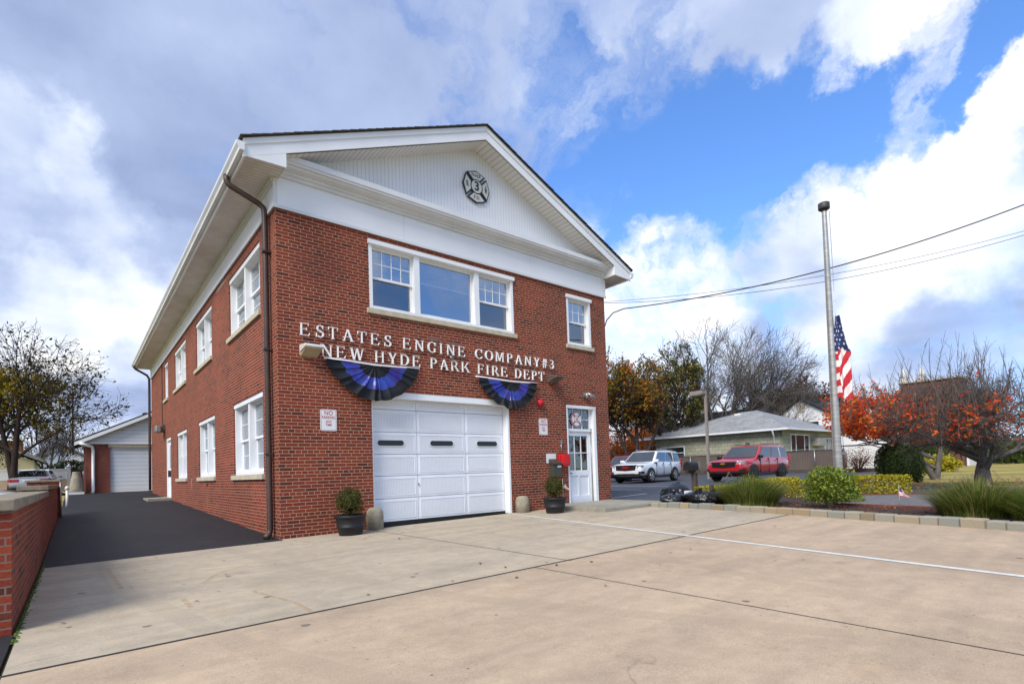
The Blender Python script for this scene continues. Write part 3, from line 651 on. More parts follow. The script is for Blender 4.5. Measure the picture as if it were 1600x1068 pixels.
    bl.build('blind', 'blind_grey' if side else 'blind', fo, fix=False); inn.build('window_interior', 'interior', fo, fix=False)
    if sill:
        q_ = MB(T); q_.box(u0 - .06, u1 + .06, v0 - .105, v0, -.2, .055); q_.build('sill', 'stone_sill', fo, bevel=.006)
    return fo
window(FRONT, FW['bay'], [(.285, (4, 2)), (.43, 'fixed'), (.285, (4, 2))], fs)
window(FRONT, FW['small'], [(1., (3, 2))], fs)
for k, h in enumerate(SW):
    window(SIDE, h, [(.5, (2, 2)), (.5, (2, 2))] if k != 6 else [(1., (2, 2))], fs, True, rec=.04)

# garage door
b = MB(FRONT); b.box(1.76, 5.29, 2.63, 2.758, -.28, -.004); b.box(5.235, 5.288, .06, 2.63, -.2, -.006); b.box(1.762, 1.80, .02, 2.63, -.28, -.03); gf = b.build('door_frame', 'white_paint', fs)
gd = empty('door_root', (0, 0, 0), None, None); bpy.data.objects.remove(gd)
XS = [1.80, 2.865, 4.115, 5.235]; ZS = [.11, .585, 1.05, 1.497, 1.955, 2.42, 2.63]
b = MB(FRONT)
b.box(1.80, 5.235, .105, 2.63, -.26, -.215)
base_door = b.build('garage_door', 'interior_grey', fs)
for i in range(3):
    b = MB(FRONT); rb = MB(FRONT)
    for j in range(6):
        x0, x1, z0, z1 = XS[i], XS[i + 1], ZS[j], ZS[j + 1]; g_ = .0055
        b.box(x0 + g_, x1 - g_, z0 + g_, z1 - g_, -.2149, -.20)
        m_ = .055; f_ = .012
        xa, xb, za, zb_ = x0 + m_, x1 - m_, z0 + m_, z1 - (m_ if j < 5 else .0)
        if j == 5: zb_ = z1 - .004
        for (p0, p1, q0, q1) in ((xa, xb, za, za + f_), (xa, xb, zb_ - f_, zb_), (xa, xa + f_, za + f_, zb_ - f_), (xb - f_, xb, za + f_, zb_ - f_)): b.box(p0, p1, q0, q1, -.1999, -.190)
        rb.box(xa + .03, xb - .03, za + .03, zb_ - .03, -.1999, -.195)
    pn = b.build('door_panel', 'door_white', base_door); rb.build('panel_inset', 'door_ribs', pn)
def stadium(cx, cz, hw, hh, n=10):
    return [(cx + hw - hh + hh * math.cos(a), cz + hh * math.sin(a)) for a in [(-.5 + k / n) * math.pi for k in range(n + 1)]] + [(cx - hw + hh + hh * math.cos(a), cz + hh * math.sin(a)) for a in [(.5 + k / n) * math.pi for k in range(n + 1)]]
for cx in (2.25, 3.48, 4.73):
    b = MB(); pts = stadium(cx, 1.727, .315, .074); b.prism(pts, .180, .19, 'sign_white', 1); o = b.build('slot_frame', None, base_door)
    b = MB(); b.prism(stadium(cx, 1.727, .295, .056), .1765, .1799, 'slot_black', 1); b.build('slot_window', None, o)
b = MB(FRONT); b.box(1.80, 5.235, -.1, .105, -.25, -.2); b.build('rubber_seal', 'black_plastic', base_door)
b = MB(FRONT); b.box(2.875, 2.89, .82, .88, -.2, -.18); b.build('door_handle', 'galvanised', base_door)

# entrance door with transom
df = MB(FRONT); u0, u1 = DR[0], DR[1]
df.box(u0 + .002, u0 + .05, .1, 2.69, -.29, .0); df.box(u1 - .10, u1 - .002, .1, 2.69, -.12, .012); df.box(u0 + .002, u1 - .002, 2.69, 2.77, -.29, .02); df.box(u0 + .05, u1 - .10, 2.08, 2.145, -.2, -.06)
df.box(u1 - .17, u1 - .10, .1, 2.69, -.29, -.10)
dfo = df.build('door_frame', 'white_paint', fs)
b = MB(FRONT); b.add([(u0 + .05, 2.14, -.12), (u1 - .1, 2.14, -.12), (u1 - .1, 2.69, -.12), (u0 + .05, 2.69, -.12)], [(0, 1, 2, 3)]); b.build('transom_pane', 'door_glass', dfo, fix=False)
b = MB(FRONT)
for x in (u0 + .34, u0 + .70): b.box(x - .008, x + .008, 2.145, 2.69, -.13, -.105)
b.box(u0 + .05, u1 - .17, 2.40, 2.416, -.129, -.106); b.build('muntin', 'white_paint', dfo)
dl0, dl1 = u0 + .052, u1 - .172
b = MB(FRONT); b.box(dl0, dl0 + .08, .16, 2.078, -.16, -.11); b.box(dl1 - .08, dl1, .16, 2.078, -.16, -.11); b.box(dl0 + .08, dl1 - .08, 1.96, 2.078, -.16, -.11); b.box(dl0 + .08, dl1 - .08, .88, 1.03, -.16, -.11); b.box(dl0 + .08, dl1 - .08, .16, .34, -.16, -.11)
b.box((dl0 + dl1) / 2 - .03, (dl0 + dl1) / 2 + .03, .34, .88, -.16, -.111); b.box(dl0 + .08, (dl0 + dl1) / 2 - .03, .34, .88, -.155, -.135); b.box((dl0 + dl1) / 2 + .03, dl1 - .08, .34, .88, -.155, -.135)
do = b.build('entrance_door', 'door_white', fs)
b = MB(FRONT)
for k in (1, 2): x = dl0 + .08 + (dl1 - dl0 - .16) * k / 3; b.box(x - .01, x + .01, 1.03, 1.96, -.145, -.12)
b.box(dl0 + .08, dl1 - .08, 1.49, 1.51, -.144, -.121); b.build('muntin', 'white_paint', do)
b = MB(FRONT); b.add([(dl0 + .08, 1.03, -.14), (dl1 - .08, 1.03, -.14), (dl1 - .08, 1.96, -.14), (dl0 + .08, 1.96, -.14)], [(0, 1, 2, 3)]); b.build('pane', 'door_glass', do, fix=False)
b = MB(FRONT); b.box(dl0 + .015, dl0 + .055, .86, 1.0, -.11, -.09); b.tube([(dl0 + .035, .95, -.09), (dl0 + .035, .95, -.05), (dl0 + .13, .95, -.045)], .012, 8); b.build('door_handle', 'black_plastic', do)
b = MB(FRONT); b.tube([(u1 - .14, .14, -.08), (u1 - .14, 2.12, -.08)], .012, 6); b.box(u1 - .16, u1 - .12, 2.1, 2.16, -.09, -.06); b.build('door_closer_rod', 'galvanised', dfo)
b = MB(FRONT); b.box(u0, u1, .1, 2.7, -1.2, -1.19); b.box(u0 - .3, u0 - .29, .1, 2.7, -1.2, -.3); b.box(u1 + .3, u1 + .31, .1, 2.7, -1.2, -.3); b.build('hallway', 'interior_grey', dfo)
b = MB(); b.prism([(6.35, -1.97), (8.93, -1.97), (8.93, -.003), (6.35, -.003)], -.1, .172); b.build('step', 'concrete_step', fs, bevel=.012)
# side door
b = MB(SIDE); b.box(13.75, 13.83, .4, 2.78, -.2, -.02); b.box(15.02, 15.1, .4, 2.78, -.2, -.02); b.box(13.83, 15.02, 2.68, 2.78, -.2, -.02); so_ = b.build('side_door_frame', 'white_paint', fs)
b = MB(SIDE); b.box(13.83, 15.02, .4, 2.68, -.14, -.09); sdo = b.build('side_door', 'door_white', fs)
b = MB(SIDE); b.box(14.0, 14.85, 1.6, 2.5, -.0899, -.085); b.build('pane', 'car_glass', sdo)
b = MB(SIDE); b.box(14.0, 14.12, 1.25, 1.5, -.09, .06); b.build('handle', 'brown_pipe', sdo)
b = MB(SIDE); b.box(13.6, 15.3, .2, .47, 0, .75); b.build('side_step', 'concrete_step', fs)

# ---------------------------------------------------------------- letters on the wall (serif, built stroke by stroke)
def glyph(ch):
    """list of 2D polygons in cap-height units and an advance width"""
    P_ = []; T, t, s = .108, .042, .034
    def rc(x0, x1, y0, y1): P_.append([(x0, y0), (x1, y0), (x1, y1), (x0, y1)])
    def stem(x, w=T, a=0, b_=1, bot=1, top=1):
        rc(x, x + w, a, b_)
        if bot: rc(x - .08, x + w + .08, a, a + s)
        if top: rc(x - .08, x + w + .08, b_ - s, b_)
    def diag(x0, y0, x1, y1, w): P_.append([(x0 - w / 2, y0), (x0 + w / 2, y0), (x1 + w / 2, y1), (x1 - w / 2, y1)])
    def arc(cx, cy, rx, ry, a0, a1, wt, wn, n=14):
        for i in range(n):
            aa, ab = R(a0 + (a1 - a0) * i / n), R(a0 + (a1 - a0) * (i + 1) / n)
            def pt(a, k):
                h = (wn + (wt - wn) * abs(math.cos(a)) ** 1.6) * k; return (cx + (rx - h) * math.cos(a), cy + (ry - h) * math.sin(a))
            P_.append([pt(aa, 0), pt(ab, 0), pt(ab, 1), pt(aa, 1)])
    def serif(x, y, w=.24): rc(x - w / 2, x + w / 2, y, y + s)
    A = 1.0
    if ch == 'E' or ch == 'F':
        stem(.12); rc(.27, .74, 1 - s, 1); rc(.27, .60, .50, .50 + t); rc(.70, .74, .80, 1 - s); rc(.56, .60, .42, .63); A = .92
        if ch == 'E': rc(.27, .78, 0, s); P_.append([(.72, s), (.78, s), (.84, .24), (.80, .24)]); A = .98
    elif ch == 'T': stem(.36, top=0); rc(.04, .83, 1 - s, 1); rc(.04, .08, .76, 1 - s); rc(.79, .83, .76, 1 - s); A = .92
    elif ch == 'A': diag(.18, s, .50, 1, .06); diag(.86, s, .50, 1, .16); rc(.28, .70, .33, .33 + t); serif(.17, 0); serif(.87, 0, .32); A = 1.08
    elif ch == 'N': stem(.14, .06, top=0); rc(.0, .22, 1 - s, 1); diag(.82, 0, .18, 1 - s, .17); rc(.80, .86, .1, 1 - s); rc(.70, .96, 1 - s, 1); A = 1.06
    elif ch == 'M': stem(.12, .06, top=0); rc(.0, .22, 1 - s, 1); diag(.56, .05, .22, 1 - s, .15); diag(.56, .05, .92, 1 - s, .06); stem(.94, T, top=0); rc(.92, 1.17, 1 - s, 1); A = 1.26
    elif ch == 'I': stem(.12); A = .50
    elif ch == 'H': stem(.12); stem(.74); rc(.27, .74, .49, .49 + t); A = 1.08
    elif ch == 'D': stem(.12); arc(.35, .5, .56, .5, -90, 90, .16, .05); rc(.27, .36, 0, .05); rc(.27, .36, .95, 1); A = 1.04
    elif ch == 'P' or ch == 'R':
        stem(.12); arc(.40, .735, .34, .265, -90, 90, .14, .05, 10); rc(.27, .41, .95, 1); rc(.27, .41, .47, .52); A = .86
        if ch == 'R': diag(.83, s, .47, .48, .17); serif(.86, 0, .28); A = 1.02
    elif ch == 'C' or ch == 'G':
        arc(.52, .5, .47, .51, 42, 318, .16, .05, 22); rc(.83, .87, .66, .98); A = .98
        if ch == 'G': stem(.74, T, 0.06, .42, 0, 1); A = 1.08
        else: P_.append([(.80, .16), (.84, .12), (.93, .26), (.90, .28)])
    elif ch == 'O': arc(.54, .5, .50, .51, 0, 360, .16, .05, 30); A = 1.10
    elif ch == 'S':
        arc(.42, .745, .28, .265, 35, 260, .13, .06, 14); arc(.42, .255, .31, .265, -145, 90, .14, .06, 16); diag(.50, .42, .36, .58, .2)
        rc(.62, .66, .72, .98); rc(.10, .14, .02, .30); A = .80
    elif ch == 'Y': rc(.40, .55, 0, .46); serif(.475, 0, .32); diag(.475, .42, .16, 1, .17); diag(.475, .42, .80, 1, .06); rc(.02, .32, 1 - s, 1); rc(.66, .92, 1 - s, 1); A = 1.0
    elif ch == 'W':
        diag(.42, 0, .17, 1, .15); diag(.42, 0, .68, 1, .06); diag(.94, 0, .68, 1, .15); diag(.94, 0, 1.20, 1, .06); rc(.02, .32, 1 - s, 1); rc(.54, .82, 1 - s, 1); rc(1.08, 1.32, 1 - s, 1); A = 1.36
    elif ch == 'K': stem(.12); diag(.34, .42, .82, 1 - s, .06); diag(.88, s, .46, .58, .17); rc(.70, .98, 1 - s, 1); serif(.90, 0, .30); A = 1.06
    elif ch == '#': diag(.20, 0, .34, 1, .07); diag(.48, 0, .62, 1, .07); rc(.06, .76, .62, .69); rc(.04, .74, .30, .37); A = .86
    elif ch == '3': arc(.34, .745, .27, .26, -80, 140, .13, .06, 14); arc(.34, .26, .32, .27, -140, 85, .14, .06, 16); rc(.28, .42, .48, .54); A = .78
    else: A = .52
    return P_, A
def lettering(text, x0, x1, z0, h, label, dz=0):
    A = [glyph(c)[1] for c in text]; n = len(text); k = h
    used = sum(a for a in A) * k; gap = (x1 - x0 - used) / (n - 1)
    root = empty('wall_lettering', ((x0 + x1) / 2, -.02, z0), label, 'lettering', None)
    x = x0
    for c, a in zip(text, A):
        if c != ' ':
            b = MB()
            for i, poly in enumerate(glyph(c)[0]): b.prism([(x + p[0] * k, z0 + p[1] * k) for p in poly], -.052 - .0002 * i, -.022, None, 1)
            b.box(x + .12 * k, x + (.2 if c != '#' else .6) * k, -.024, 0, z0 + .3 * k, z0 + .36 * k); b.build('letter', 'letter_white', root)
        x += a * k + gap
    return root
lettering('ESTATES ENGINE COMPANY#3', .37, 6.83, 3.672, .228, 'upper line of white serif letters on the brick reading ESTATES ENGINE COMPANY#3')
lettering('NEW HYDE PARK FIRE DEPT', .76, 6.47, 3.325, .225, 'lower line of white serif letters on the brick reading NEW HYDE PARK FIRE DEPT')
def text_mesh(txt, size, mat, parent, loc, rot=(R(90), 0, 0), name='letters', extrude=.0008, align='CENTER', sx=1., bold=0.):
    cu = bpy.data.curves.new(name, 'FONT'); cu.body = txt; cu.size = size; cu.align_x = align; cu.align_y = 'CENTER'; cu.extrude = extrude; cu.resolution_u = 3; cu.offset = bold
    t_ = bpy.data.objects.new('tmp', cu); COL.objects.link(t_); dg = bpy.context.evaluated_depsgraph_get()
    me = bpy.data.meshes.new_from_object(t_.evaluated_get(dg)); bpy.data.objects.remove(t_); bpy.data.curves.remove(cu)
    me.materials.clear(); me.materials.append(M[mat]); me.transform(Matrix.Diagonal((sx, 1, 1, 1)))
    me.transform(Matrix.Translation(loc) @ __import__('mathutils').Euler(rot).to_matrix().to_4x4())
    o = bpy.data.objects.new(name, me); COL.objects.link(o); o.parent = parent
    if parent.type == 'EMPTY': o.matrix_parent_inverse = Matrix.Translation(-parent.location)
    return o
# ---------------------------------------------------------------- maltese cross emblem
def emblem(root, cx, cz, r, y, light, dark, full=True):
    lobe = [(-.27, .34), (-.69, .76), (-.40, .86), (0, 1.0), (.40, .86), (.69, .76), (.27, .34), (0, .40)]
    b = MB(); b2 = MB()
    def ins(pts, c=(0, .69)): return [(c[0] + (p[0] - c[0]) * .80, c[1] + (p[1] - c[1]) * .76) for p in pts]
    for q in range(4):
        a = math.pi / 2 * q; ca, sa = math.cos(a), math.sin(a)
        rot = lambda p: (cx + r * (p[0] * ca - p[1] * sa), cz + r * (p[0] * sa + p[1] * ca))
        b.prism([rot(p) for p in lobe], y, y + .03, None, 1); b2.prism([rot(p) for p in ins(lobe)], y - .006, y - .0005, None, 1)
    c_ = [(cx + .46 * r * math.cos(k * math.pi / 16), cz + .46 * r * math.sin(k * math.pi / 16)) for k in range(32)]
    b.prism(c_, y - .004, y + .028, None, 1)
    c2 = [(cx + .385 * r * math.cos(k * math.pi / 16), cz + .385 * r * math.sin(k * math.pi / 16)) for k in range(32)]
    b2.prism(c2, y - .012, y - .0045, None, 1)
    b.build('cross_outline', dark, root); b2.build('cross_face', light, root)
em = empty('gable_emblem', (4.48, -.03, 7.73), 'black and cream cross-shaped company emblem with a 3 on the white gable', 'emblem')
emblem(em, 4.48, 7.73, .385, -.05, 'emblem_white', 'text_dark')
text_mesh('3', .30, 'text_dark', em, (4.48, -.066, 7.73), name='numeral', bold=.008)
text_mesh('N.H.P.', .105, 'text_dark', em, (4.48, -.060, 7.73 + .26), name='initials', bold=.001)
text_mesh('F.D.', .11, 'text_dark', em, (4.48, -.060, 7.73 - .26), name='initials', bold=.001)
b = MB()     # hydrant, hook and ladder on the side lobes
x = 4.48 - .265; b.box(x - .022, x - .017, -.0625, -.057, 7.67, 7.80); b.box(x + .017, x + .022, -.0625, -.057, 7.67, 7.80)
for i in range(7): b.box(x - .017, x + .017, -.062, -.057, 7.675 + i * .019, 7.679 + i * .019)
b.tube([(x - .045, -.06, 7.79), (x + .045, -.06, 7.67)], .003, 5)
x = 4.48 + .265; b.box(x - .014, x + .014, -.0625, -.057, 7.68, 7.77); b.box(x - .038, x + .038, -.062, -.057, 7.728, 7.742); b.box(x - .026, x + .026, -.0628, -.057, 7.70, 7.712); b.box(x - .03, x + .03, -.0623, -.057, 7.66, 7.672); b.lathe([(.02, 0), (.012, .02), (.004, .028)], (x, -.06, 7.79), 8)
b.build('tools_relief', 'text_dark', em)
# ---------------------------------------------------------------- bunting
def bunting(x0, x1, zt, drop, seed, label, lean=0.):
    rr = random.Random(seed); root = empty('bunting', ((x0 + x1) / 2, -.06, zt), label, 'bunting', 'pleated bunting over the bay door')
    cx = (x0 + x1) / 2 + lean; hw = (x1 - x0) / 2; NA, NR = 150, 60; b = MB(); vs = []; ph = [rr.uniform(0, 6.3) for _ in range(6)]
    for i in range(NA + 1):
        a = math.pi * (1 + i / NA); u = i / NA
        for j in range(NR + 1):
            r = j / NR; sag = math.sin(u * math.pi)
            uu = u + .018 * math.sin(u * 23 + ph[5]) + .010 * math.sin(u * 51 + ph[3] + r * 2.5)
            pl = (1.1 - 2.2 * abs(math.sin(uu * math.pi * 12 + ph[0] + .5 * math.sin(4 * r + ph[1]))) ** .7) * .75 + math.sin(uu * math.pi * 29 + ph[2] + r * 2) * .22 + mnoise.noise(Vector((u * 7, r * 4, seed))) * .6
            amp = .06 * (.15 + r) * (.35 + .65 * sag)
            rad = 1 + .012 * math.sin(u * 60 + ph[4])
            px_ = cx + (hw if True else 0) * math.cos(a) * r * rad - lean * (1 - 0) * r * (math.cos(a) < 9) * abs(math.cos(a))
            pz = zt - drop * abs(math.sin(a)) ** 1.3 * r * rad * (1 - .12 * (1 - sag)) - .025 * sag * (1 - r)
            vs.append((px_, -.05 - .02 - amp * (1 + pl) * .8 - .03 * r * sag, pz))
    n = NR + 1; fk = []; fb = []
    for i in range(NA):
        for j in range(NR):
            f = (i * n + j, i * n + j + 1, (i + 1) * n + j + 1, (i + 1) * n + j); r = (j + .5) / NR + .012 * math.sin(i * .33 + ph[2]) + .01 * math.sin(i * .11)
            (fb if .37 < r < .70 else fk).append(f)
    b.add(vs, fk, 'cloth_black', True); o_ = len(b.v); b.f += fb; b.mi += [b.mid('cloth_blue')] * len(fb); b.sm += [True] * len(fb)
    b.build('pleated_cloth', None, root, fix=False)
    h = MB(); h.tube([(x0 - .03, -.07, zt + .005), (x0 + hw * .6, -.075, zt - .012), (cx, -.08, zt - .03), (x1 - hw * .5, -.075, zt - .02), (x1 + .02, -.07, zt)], .021, 6); h.build('heading_tape', 'cloth_white', root)
bunting(.83, 2.80, 3.285, .75, 3, 'larger-looking black and blue pleated bunting under NEW HYDE at left')
bunting(4.31, 6.15, 3.245, .70, 8, 'black and blue pleated bunting under FIRE DEPT beside the red alarm', lean=.1)
# ---------------------------------------------------------------- lamps, alarm, signs on the front wall
ll = empty('wall_lamp', (.6, 0, 3.4), 'wide box floodlight under the first E, pale top, left of the bay', 'lamp')
b = MB(); b.prism([(0, 3.50), (-.30, 3.47), (-.32, 3.43), (-.30, 3.41), (-.02, 3.36), (0, 3.30)], .38, .72, None, 0); b.build('lamp_housing', 'lamp_white', ll, bevel=.01)
b = MB(); b.prism([(-.02, 3.355), (-.29, 3.405), (-.28, 3.395), (-.05, 3.31), (-.0, 3.29)], .40, .70, None, 0); b.build('lens', 'lamp_lens', ll)
lr = empty('wall_lamp', (6.75, 0, 3.4), 'small brown wedge floodlight to the right of the word DEPT', 'lamp')
b = MB(); b.prism([(0, 3.48), (-.10, 3.49), (-.40, 3.43), (-.42, 3.40), (-.20, 3.36), (0, 3.28)], 6.60, 6.86, None, 0); b.build('lamp_housing', 'lamp_brown', lr, bevel=.015)
b = MB(); b.prism([(-.21, 3.355), (-.40, 3.397), (-.30, 3.36), (-.10, 3.27), (-.03, 3.28)], 6.63, 6.83, None, 0); b.build('lens', 'bronze', lr)
al = empty('alarm_bell', (6.29, 0, 2.76), 'round red fire alarm gong on the brick beside the bunting', 'alarm')
b = MB(); b.lathe([(.05, 0), (.05, -.03), (.10, -.035), (.105, -.06), (.085, -.085), (.03, -.09), (.03, -.10), (.001, -.102)], (6.29, 0, 2.76), 24, axis=1); b.build('gong', 'alarm_red', al)
b = MB(); b.box(6.22, 6.36, -.028, 0, 2.69, 2.83); b.build('back_box', 'alarm_red', al)
fl = empty('security_light', (8.0, 0, 3.08), 'grey twin security light above the entrance door', 'lamp')
b = MB(); b.box(7.90, 7.99, -.03, 0, 3.0, 3.14); b.tube([(7.94, -.02, 3.07), (8.0, -.10, 3.06)], .016, 6); b.build('bracket', 'galvanised', fl, bevel=.005)
b = MB(); b.lathe([(.03, 0), (.045, .02), (.06, .12), (.05, .13)], (7.96, -.1, 2.97), 12); b.tube([(7.97, -.1, 3.13), (8.12, -.22, 2.98)], [.03, .055], 10); b.build('lamp_head', 'galvanised', fl)
sl = empty('wall_lamp', (0, 15.6, 3.2), 'grey floodlight on the side wall above the side door', 'lamp')
b = MB(SIDE); b.box(15.3, 15.9, 3.08, 3.38, 0, .14); b.build('lamp_housing', 'lamp_brown', sl, bevel=.02)
b = MB(SIDE); b.box(15.2, 15.75, 3.05, 3.3, .14, .34); b.build('lamp_head', 'galvanised', sl, bevel=.04)
def rrect(x0, x1, z0, z1, r, n=5):
    return [(cx + r * math.cos(a), cz + r * math.sin(a)) for cx, cz, s_ in ((x1 - r, z1 - r, 0), (x0 + r, z1 - r, 1), (x0 + r, z0 + r, 2), (x1 - r, z0 + r, 3)) for a in [math.pi / 2 * (s_ + k / n) for k in range(n + 1)]]
def psign(x0, x1, z0, z1, label, mat_='text_red', faded=False):
    t = empty('parking_sign', ((x0 + x1) / 2, 0, z0), label, 'sign', None); w_, h_ = x1 - x0, z1 - z0; cx = (x0 + x1) / 2
    b = MB(); b.prism(rrect(x0, x1, z0, z1, .035), -.012, -.004, None, 1); b.build('plate', 'sign_white', t)
    bo = MB(); i_ = .012
    ra, rb_ = rrect(x0 + i_, x1 - i_, z0 + i_, z1 - i_, .03), rrect(x0 + i_ + .006, x1 - i_ - .006, z0 + i_ + .006, z1 - i_ - .006, .026); n = len(ra)
    bo.add([(p[0], -.0128, p[1]) for p in ra + rb_], [(i, (i + 1) % n, (i + 1) % n + n, i + n) for i in range(n)]); bo.build('border', mat_, t, fix=False)
    for s_, sz, k in (('NO', .115, .82), ('PARKING', .078, .62), ('ANY', .062, .43), ('TIME', .062, .28)):
        text_mesh(s_, sz, mat_, t, (cx, -.0135, z0 + h_ * k), name='wording', sx=(.9 if s_ != 'PARKING' else .78), bold=.0004)
psign(.735, 1.045, 1.93, 2.335, 'white NO PARKING ANY TIME sign left of the bay door, above the left planter')
psign(6.24, 6.54, 1.95, 2.37, 'paler NO PARKING ANY TIME sign between the red gong and the entrance door')
rb2 = empty('call_box', (7.04, 0, 1.3), 'red fire call box on the brick beside the entrance door', 'call box')
b = MB(); b.prism(rrect(6.90, 7.17, 1.15, 1.46, .03), -.16, 0, None, 1); b.build('box', 'alarm_red', rb2, bevel=.01)
b = MB(); b.box(6.86, 6.90, -.10, 0, 1.19, 1.43); b.prism(rrect(6.95, 7.12, 1.2, 1.41, .02), -.17, -.16, None, 1); b.build('lid', 'alarm_red', rb2)
b = MB(); b.tube([(6.98, -.03, 1.46), (6.98, -.03, 1.78)], .016, 8); b.box(6.95, 7.01, -.05, 0, 1.72, 1.82); b.build('conduit', 'galvanised', rb2)
ml = empty('letter_box', (6.72, 0, 1.1), 'dark bronze letter box with sloping lid under the paper notice', 'mailbox')
b = MB(); b.box(6.56, 6.86, -.13, 0, .88, 1.20); b.build('box', 'mail_green', ml, bevel=.006)
b = MB(); b.prism([(0.0, 1.34), (-.02, 1.34), (-.17, 1.23), (-.17, 1.20), (0, 1.20)], 6.54, 6.88, None, 0); b.build('lid', 'mail_bronze', ml)
b = MB(); b.box(6.72, 6.86, -.134, -.1302, 1.12, 1.17); b.build('name_plate', 'sign_white', ml)
b = MB(); b.box(6.46, 6.80, -.006, -.001, 1.235, 1.475); nt2 = b.build('notice', 'sign_white'); tag(nt2, 'blank-looking white paper notice on the brick above the letter box', 'notice')
te = empty('door_emblem', (7.72, -.0, 2.41), 'pink and white cross emblem on the transom glass above the entrance door', 'emblem')
emblem(te, 7.72, 2.41, .20, .085, 'sign_white', 'emblem_pink')
b = MB()
for k in range(32):
    a0, a1 = k * math.pi / 16, (k + 1) * math.pi / 16
    b.prism([(7.72 + r_ * math.cos(a), 2.41 + r_ * math.sin(a)) for r_, a in ((.225, a0), (.225, a1), (.195, a1), (.195, a0))], .09, .1, None, 1)
b.build('ring', 'emblem_pink', te)
b = MB(); b.box(7.70, 7.74, .066, .072, 2.35, 2.46); b.box(7.68, 7.76, .067, .072, 2.39, 2.41); b.build('figure', 'emblem_pink', te)
cm = empty('camera_bracket', (3.15, 0, 3.5), 'small grey device and cable over the letter R of PARK', 'bracket')
b = MB(); b.lathe([(.03, 0), (.045, -.02), (.03, -.05), (.001, -.055)], (3.62, -.06, 3.61), 12, axis=1); b.tube([(3.62, -.06, 3.6), (3.66, -.07, 3.5), (3.68, -.03, 3.4)], .01, 6); b.build('device', 'galvanised', cm)
# ---------------------------------------------------------------- bollards
for x, y, r, h, lb in ((1.73, -.1, .165, .43, 'rounded concrete bollard at the left foot of the bay door'), (5.53, -.1, .17, .40, 'rounded concrete bollard at the right foot of the bay door')):
    b = MB(); z = gz(x, y); b.lathe([(r, -.05), (r, h * .6), (r * .96, h * .78), (r * .8, h * .91), (r * .5, h * .98), (.01, h)], (x, y, z), 20); tag(b.build('bollard', 'bollard'), lb, 'bollard', 'bollards guarding the bay door')
#PART3

# ================================================================ PLANTS
def rv(rr):
    while True:
        v = Vector((rr.uniform(-1, 1), rr.uniform(-1, 1), rr.uniform(-1, 1)))
        if .05 < v.length < 1: return v.normalized()
def leaf(b, c, s, rr, m=None, asp=.55, up=None):
    d = rv(rr)
    if up: d = (d + up).normalized()
    n = d.cross(rv(rr)).normalized(); k = d.cross(n) * s * .18
    b.add([c - d * s, c - n * s * asp + k, c + d * s, c + n * s * asp + k], [(0, 1, 2, 3)], m)
def leaf_shell(b, n, c, rad, size, rr, m=None, thick=.25, lump=.12, sq=2.0, flat=0, seed=0):
    c = Vector(c); rx, ry, rz = rad
    for _ in range(n):
        d = rv(rr); 
        k = (abs(d.x) ** sq + abs(d.y) ** sq + abs(d.z) ** sq) ** (-1 / sq)
        lum = 1 + lump * mnoise.noise(d * 2.6 + Vector((seed, 0, 0))) * 1.6
        f = (1 - thick * rr.random() ** 1.6) * lum * (1 + rr.uniform(0, .05))
        p = Vector((d.x * rx, d.y * ry, d.z * rz)) * k * f + c
        if p.z < c.z - rz * (1 - flat): continue
        leaf(b, p, size * rr.uniform(.6, 1.3), rr, m)
def shrub(name, label, cat, c, rad, n, size, lmat, seed, stems=6, group=None, base=None, sq=2.0, lump=.12, thick=.35, stem_mat='bark', sr=.012):
    rr = random.Random(seed); z0 = base if base is not None else gz(c[0], c[1]); r_ = empty(name, (c[0], c[1], z0), label, cat, group)
    b = MB(); leaf_shell(b, n, c, rad, size, rr, thick=thick, sq=sq, lump=lump, seed=seed); b.build('foliage', lmat, r_, uv=False, fix=False)
    b = MB()
    for i in range(stems):
        a = rr.uniform(0, 6.3); q = Vector((math.cos(a) * rad[0] * .6, math.sin(a) * rad[1] * .6, c[2] - z0 + rr.uniform(-.1, .4) * rad[2]))
        b.tube([(c[0] + q.x * .1, c[1] + q.y * .1, z0 - .03), (c[0] + q.x * .4, c[1] + q.y * .4, z0 + q.z * .5), (c[0] + q.x, c[1] + q.y, z0 + q.z)], [sr, sr * .8, sr * .4], 5)
    b.build('stem', stem_mat, r_, uv=False)
    return r_
